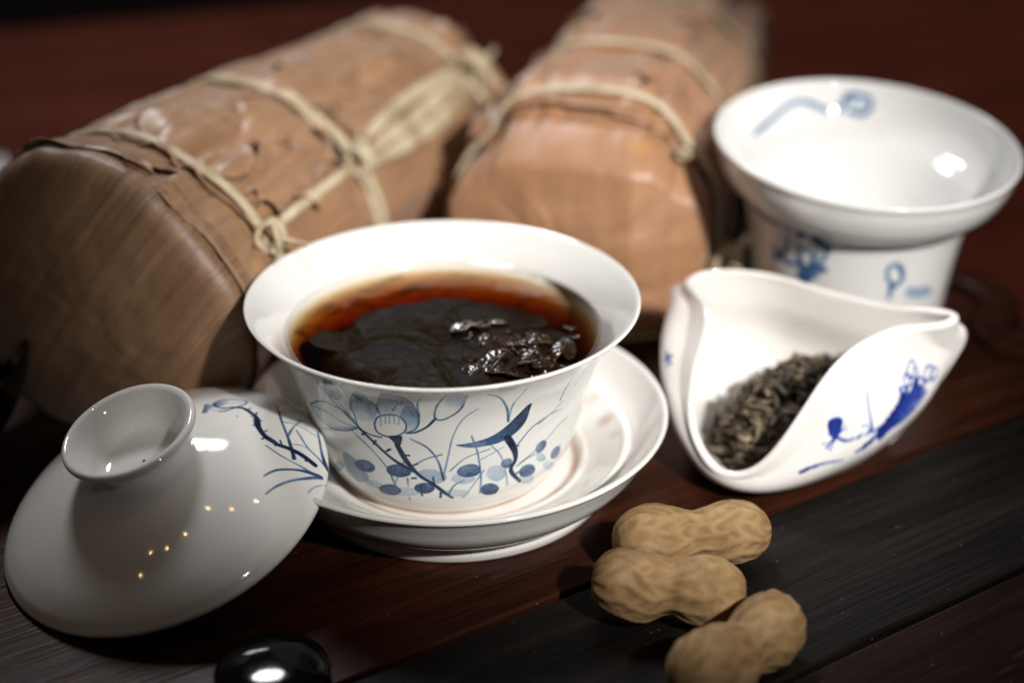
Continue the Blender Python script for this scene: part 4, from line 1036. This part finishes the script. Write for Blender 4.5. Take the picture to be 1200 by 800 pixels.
        bub = bub * np.clip(np.min([np.abs(T - tr) for tr in s.rings], axis=0) / .006, .15, 1)
        N = s.nrm(T, H)
        for _ in range(10):
            Np = np.pad(N, ((1, 1), (1, 1), (0, 0)), mode='edge'); N = (Np[:-2, 1:-1] + Np[2:, 1:-1] + Np[1:-1, :-2] + Np[1:-1, 2:] + 2 * N) / 6
        N = N / np.linalg.norm(N, axis=-1, keepdims=True)
        ax = s.S(T, H) + N * (off + np.clip(lf, 0, 1) + bub)[..., None]
        ax[..., 2] = np.maximum(ax[..., 2], .0006)
        U = np.stack([T * math.cos(rot) + H * s.ra * math.sin(rot), -T * math.sin(rot) + H * s.ra * math.cos(rot)], -1)
        return solid_sheet('sheath', ax, .00045, uv=U)
    def strip(s, path, w, th, off=.0026, ds=.0015):
        """flat bamboo strip along (t, theta[, extra offset]) way-points on the surface"""
        q = np.array([(p[0], p[1], p[2] if len(p) > 2 else 0) for p in path], float)
        q = crom(q, n=max(len(q) * 6, 16))
        N = s.nrm(q[:, 0], q[:, 1]); X = s.S(q[:, 0], q[:, 1]) + N * (off + q[:, 2])[:, None]
        for _ in range(60):                                    # pulled taut
            X[1:-1] = (X[:-2] + 2 * X[1:-1] + X[2:]) / 4; N[1:-1] = (N[:-2] + 2 * N[1:-1] + N[2:]) / 4
        X[:, 2] = np.maximum(X[:, 2], .0012)
        return tube(X, w, th, nrm=N, seg=10, ds=ds)
    def ring(s, tr, w, th, tilt=0.0, ph=0.0, off=.0037):
        a = np.linspace(0, 2 * np.pi, 90, endpoint=False)
        t = tr + tilt * np.sin(a + ph)
        N = s.nrm(t, a); N = (np.roll(N, 1, 0) + N + np.roll(N, -1, 0)) / 3
        X = s.S(t, a) + N * off
        for _ in range(8): X = (np.roll(X, 1, 0) + 2 * X + np.roll(X, -1, 0)) / 4      # taut
        X += N * .0006
        w = list(w * (1 + .25 * vnoise(np.stack([a * 3, 0 * a, 0 * a + tr * 100], -1), 1, 5, 2)))
        X[:, 2] = np.maximum(X[:, 2], .0012)
        return tube(X, w, th, nrm=N, seg=10, closed=True, ds=.002)
    def frame(s, t, th):
        p = s.S(np.array([t]), np.array([th]))[0]; n = s.nrm(np.array([t]), np.array([th]))[0]
        b = np.cross(n, s.d); b /= np.linalg.norm(b)
        return p, s.d, b, n

def knot(pk, t, th, size, seed, tails=2):
    """small overhand knot of a strip: two wraps and frayed stubs"""
    p, a, b, n = pk.frame(t, th); r = random.Random(seed); ms = []
    c = p + n * (size * .55 + .0026)
    for k in range(2):
        pts = []
        for i in range(11):
            q = i / 10 * 2 * math.pi * 1.05; o = (k - .5) * size * .55
            pts.append(c + a * (o + size * .12 * math.cos(q * 2)) + b * size * .62 * math.cos(q) + n * size * .5 * math.sin(q))
        ms.append(tube(pts, size * .26, size * .16, seg=8, ds=.0006, twist=.6))
    pts = [c + b * size * -.7 - a * size * .3, c + n * size * .35, c + b * size * .6 + a * size * .35 - n * size * .1]
    ms.append(tube(pts, size * .3, size * .2, seg=8, ds=.0006))
    for k in range(tails):
        d = a * r.uniform(-1, 1) + b * r.uniform(-1, 1) + n * r.uniform(.1, .5); d /= np.linalg.norm(d)
        ms.append(tube([c, c + d * size * .8, c + d * size * r.uniform(1.3, 1.9) + n * size * .1], [size * .25, size * .22, size * .1], [size * .12, size * .1, size * .04], seg=6, ds=.0008))
    for k in range(4):
        d = a * r.uniform(-1, 1) + b * r.uniform(-1, 1) + n * r.uniform(.2, .7); d /= np.linalg.norm(d)
        ms.append(tube([c, c + d * size * 1.0, c + d * size * r.uniform(1.3, 1.9) - n * size * .3 + b * size * r.uniform(-.5, .5)], .00016, .00012, seg=5, ds=.001))
    return join_meshes('knot', ms)

# ---- long package at the left, tied three times
A = Pack(-.0945, .0200, R(69), .212, .0435, .0420, .0420, 11, [.026, .089, .186], expo=2.3, facets=[(R(46), .55, .15), (R(140), .40, .07), (R(215), .5, .03)], dome=.006, edge=.0035, taper=.20, ta=.10)
pa = empty('tea_package', tuple(A.o))
tag(pa, 'long bamboo-leaf tea bundle tied with three rings of split bamboo and a lengthwise strip', 'tea package')
def part(name, me, mat, root, rel):
    me.transform(Matrix.Translation(-Vector(rel)))
    return obj(name, me, mat, root)
part('wrapper', A.body(), M['leaf'], pa, A.o)
for (t0, t1, h0, h1, off, sd, rt) in [
        (.004, .028, R(-50), R(66), .0005, 1, 0.0), (.004, .030, R(72), R(150), .0011, 2, .1), (.024, .090, R(-50), R(58), .0010, 3, .05), (.022, .091, R(54), R(88), .0018, 8, .08), (.023, .092, R(82), R(150), .0012, 9, -.1),
        (.087, .187, R(-45), R(60), .0008, 4, .04), (.086, .188, R(55), R(92), .0016, 5, .1), (.088, .189, R(88), R(150), .0010, 7, .1), (.184, .209, R(-40), R(150), .0006, 6, 0.0)]:
    part('leaf_sheath', A.sheet(t0, t1, h0, h1, off, sd, wav=.0045, lift=.0024, rot=rt), M['leaf'], pa, A.o)
for (t0, t1, h0, h1, off, sd, rt) in [(.031, .084, R(26), R(50), .0016, 41, .12), (.096, .180, R(38), R(66), .0014, 42, -.08)]:
    part('leaf_flap', A.sheet(t0, t1, h0, h1, off, sd, wav=.007, lift=.0034, rot=rt), M['leaf'], pa, A.o)
# the leaf folded over the near end
th = np.linspace(0, 2 * np.pi, 200, endpoint=False)
tt = np.r_[-np.linspace(.98, .02, 24), np.linspace(0, .005, 7), .0062]
T, H = np.meshgrid(tt, th, indexing='ij')
lipw = np.where(T >= 0, T * (1 + .9 * np.sin(H * 1.0 + .6)), T)
G = A.S(lipw, H, .0013)
lx, ly, lz = A.local(T, H)
dr_ = R(-52)
U = np.stack([ly * math.cos(dr_) - lz * math.sin(dr_), ly * math.sin(dr_) + lz * math.cos(dr_)], -1)
en = grid_mesh('end_leaf', G, cap0=True, uv=U)
part('end_leaf', en, M['leaf_shaded'], pa, A.o)
for (tr, w, t_, tl, ph) in [(.026, .0016, .0006, .002, .5), (.0866, .0017, .0006, .002, .2), (.0910, .0016, .0006, .0015, .9), (.186, .0017, .0006, .003, 1.2)]:
    part('binding_ring', A.ring(tr, w, t_, tl, ph), M['strip'], pa, A.o)
part('lengthwise_strip', A.strip([(.026, R(22), .001), (.045, R(21), .0025), (.070, R(22), .0025), (.089, R(24), .0015)], [.0013, .0017, .0014], .0007), M['strip'], pa, A.o)
for (dt, w) in [(0, .0030), (R(11), .0024), (R(-10), .0026)]:
    part('lengthwise_strip', A.strip([(.089, R(24) + dt * .3, .0015), (.115, R(27) + dt, .0035), (.150, R(31) + dt, .0035), (.186, R(34) + dt * .5, .002)], [.0014, w, w, .0014], .0007), M['strip'], pa, A.o)
part('knot', knot(A, .026, R(22), .0058, 1), M['strip'], pa, A.o)
part('knot', knot(A, .089, R(24), .0062, 2), M['strip'], pa, A.o)
part('knot', knot(A, .187, R(35), .0085, 3, 4), M['strip'], pa, A.o)

# ---- package at the right, end towards the cup
B = Pack(.0372, .0850, R(76), .205, .0403, .0370, .0370, 23, [.018, .072, .150], expo=3.3, facets=[(R(46), .34, .12), (R(136), .30, .09), (R(-10), .3, .02)], dome=.003, edge=.0026, taper=.08, ta=.09, nose=(.25, .030), cut=(.017, .42), pleat=.8)
pb = empty('tea_package', tuple(B.o))
tag(pb, 'orange-brown spotted bamboo-leaf tea bundle with its folded end behind the full cup', 'tea package')
part('wrapper', B.body(), M['leaf_spot'], pb, B.o)
for (t0, t1, h0, h1, off, sd, rt) in [(.019, .076, R(-35), R(84), .0006, 11, .02), (.020, .077, R(80), R(195), .0013, 12, .06), (.076, .152, R(-35), R(78), .0007, 13, .05), (.075, .153, R(74), R(108), .0015, 14, -.05), (.077, .153, R(104), R(200), .0010, 16, -.05), (.147, .203, R(-30), R(190), .0006, 15, 0)]:
    part('leaf_sheath', B.sheet(t0, t1, h0, h1, off, sd, wav=.0045, lift=.0020, rot=rt), M['leaf_spot'], pb, B.o)
for (tr, tl, ph) in [(.0125, .0130, .12), (.064, .012, .1), (.146, .006, .1)]:
    part('binding_ring', B.ring(tr, .0015, .0006, tl, ph), M['strip'], pb, B.o)
part('knot', knot(B, .0070, R(-4), .0075, 6, 3), M['strip'], pb, B.o)
part('knot', knot(B, .0150, R(42), .0028, 7, 1), M['strip'], pb, B.o)

# ================================================================ peanuts
def peanut(name, a, b, ra, rb, waist, seed, label, bend=0.0):
    a, b = np.array(a), np.array(b); ax = b - a; D = np.linalg.norm(ax); ax /= D
    side = np.cross([0, 0, 1.0], ax); side /= np.linalg.norm(side); upv = np.cross(ax, side)
    L = D + ra + rb; n, m = 96, 120
    s = np.linspace(0, 1, n); x = -ra * 1.02 + s * (L + ra * .05)
    la = ra * np.sqrt(np.clip(1 - (np.clip(x, -9, 9) / (ra * 1.08)) ** 2, 0, 1)); lb = rb * np.sqrt(np.clip(1 - ((x - D) / (rb * 1.08)) ** 2, 0, 1))
    la[x > 0] = ra * np.sqrt(np.clip(1 - (x[x > 0] / (D * .60)) ** 2, 0, 1)); lb[x < D] = rb * np.sqrt(np.clip(1 - ((x[x < D] - D) / (D * .60)) ** 2, 0, 1))
    r = (la ** 5 + lb ** 5 + (waist * (x > 0) * (x < D)) ** 5 + 1e-20) ** .2
    for _ in range(3): r[1:-1] = (r[:-2] + 2 * r[1:-1] + r[2:]) / 4
    r[0] = r[-1] = .0003
    th = np.linspace(0, 2 * np.pi, m, endpoint=False)
    X = x[:, None] + 0 * th; Rr = r[:, None] + 0 * th; H = th[None] + 0 * X
    sw = .25 * np.sin(s * 6 + seed)[:, None]
    ridge = np.abs(np.cos((H + sw + .10 * np.sin(X * 500 + seed)) * 6)) ** 4
    net = np.abs(np.sin(X / .0017 + 1.2 * np.sin(H * 6) + vnoise(np.stack([X * 120, np.cos(H) * 2, np.sin(H) * 2], -1), 1, seed) * 2.2)) ** 2
    pits = (1 - ridge) * net
    ns = vnoise(np.stack([X * 110, np.cos(H) * 1.4, np.sin(H) * 1.4], -1), 1, seed + 2, 3)
    Rr = Rr * (1 + .10 * ns) - .00036 * pits * (.65 + .6 * ns) * np.clip(Rr / .004, 0, 1) + .00022 * ridge * np.clip(Rr / .004, 0, 1)
    bnd = bend * (1 - ((X - D / 2) / (D / 2 + ra)) ** 2)
    P = a + X[..., None] * ax + (Rr * np.cos(H) + bnd)[..., None] * side + (Rr * np.sin(H))[..., None] * upv
    P[..., 2] -= P[..., 2].min()
    base = np.array([*(a + b)[:2] / 2, 0.0])
    o = obj(name, grid_mesh(name, P - base, cap0=True, cap1=True, attrs={'pit': np.clip(pits * .75 * (.6 + .9 * ns), 0, 1)}), M['shell'], None, tuple(base))
    tag(o, label, 'peanut'); return o
peanut('peanut', (0.0503, -0.0434, 0.0085), (0.0731, -0.0383, 0.0075), .0083, .0074, .0054, 3, 'peanut in its shell lying closest to the saucer, behind the other two')
peanut('peanut', (0.0446, -0.0616, 0.0085), (0.0630, -0.0643, 0.0085), .0086, .0080, .0054, 8, 'middle peanut of the three, its shell pinched and dark at the waist')
peanut('peanut', (0.0741, -0.0770, 0.0085), (0.0592, -0.0912, 0.0088), .0082, .0086, .0056, 14, 'bent peanut shell farthest from the saucer, beside the middle peanut', .0015)

# ================================================================ things at the edge of the picture
def glazed(name, x, y, prof, label, cat):
    e = empty(name, (x, y, 0)); tag(e, label, cat)
    obj('glazed_body', grid_mesh('glazed_body', lathe(sections((prof, .0012)), 120), cap0=True, cap1=True), M['black_glaze'], e)
    return e
glazed('black_bowl', -.150, .010, [(.016, 0), (.020, .001), (.030, .010), (.036, .022), (.0375, .029), (.0368, .030), (.0345, .027), (.028, .012), (.015, .005), (.001, .004)],
       'black glazed bowl standing behind the leaning lid', 'bowl')
glazed('black_cover', -0.0349, -0.0859, [(.010, 0), (.0118, .0008), (.0128, .0026), (.0124, .0044), (.0105, .0056), (.0070, .0064), (.0030, .0068), (.0004, .0069)],
       'small low black glazed cover with a bright glint in front of the leaning lid', 'cover')
# folded grey cloth beside the left package
cg = np.stack(np.meshgrid(np.linspace(-.05, .05, 40), np.linspace(-.03, .03, 30), indexing='ij'), -1)
cg = np.concatenate([cg, (.004 + .0025 * vnoise(np.concatenate([cg, 0 * cg[..., :1]], -1), 45, 61, 2))[..., None]], -1)
c_ = obj('folded_cloth', solid_sheet('folded_cloth', cg, .004), M['cloth'], None, (-.225, .205, -.006)); c_.rotation_euler = (0, 0, R(25))
tag(c_, 'folded pale grey cloth lying on the table beside the left package', 'cloth')
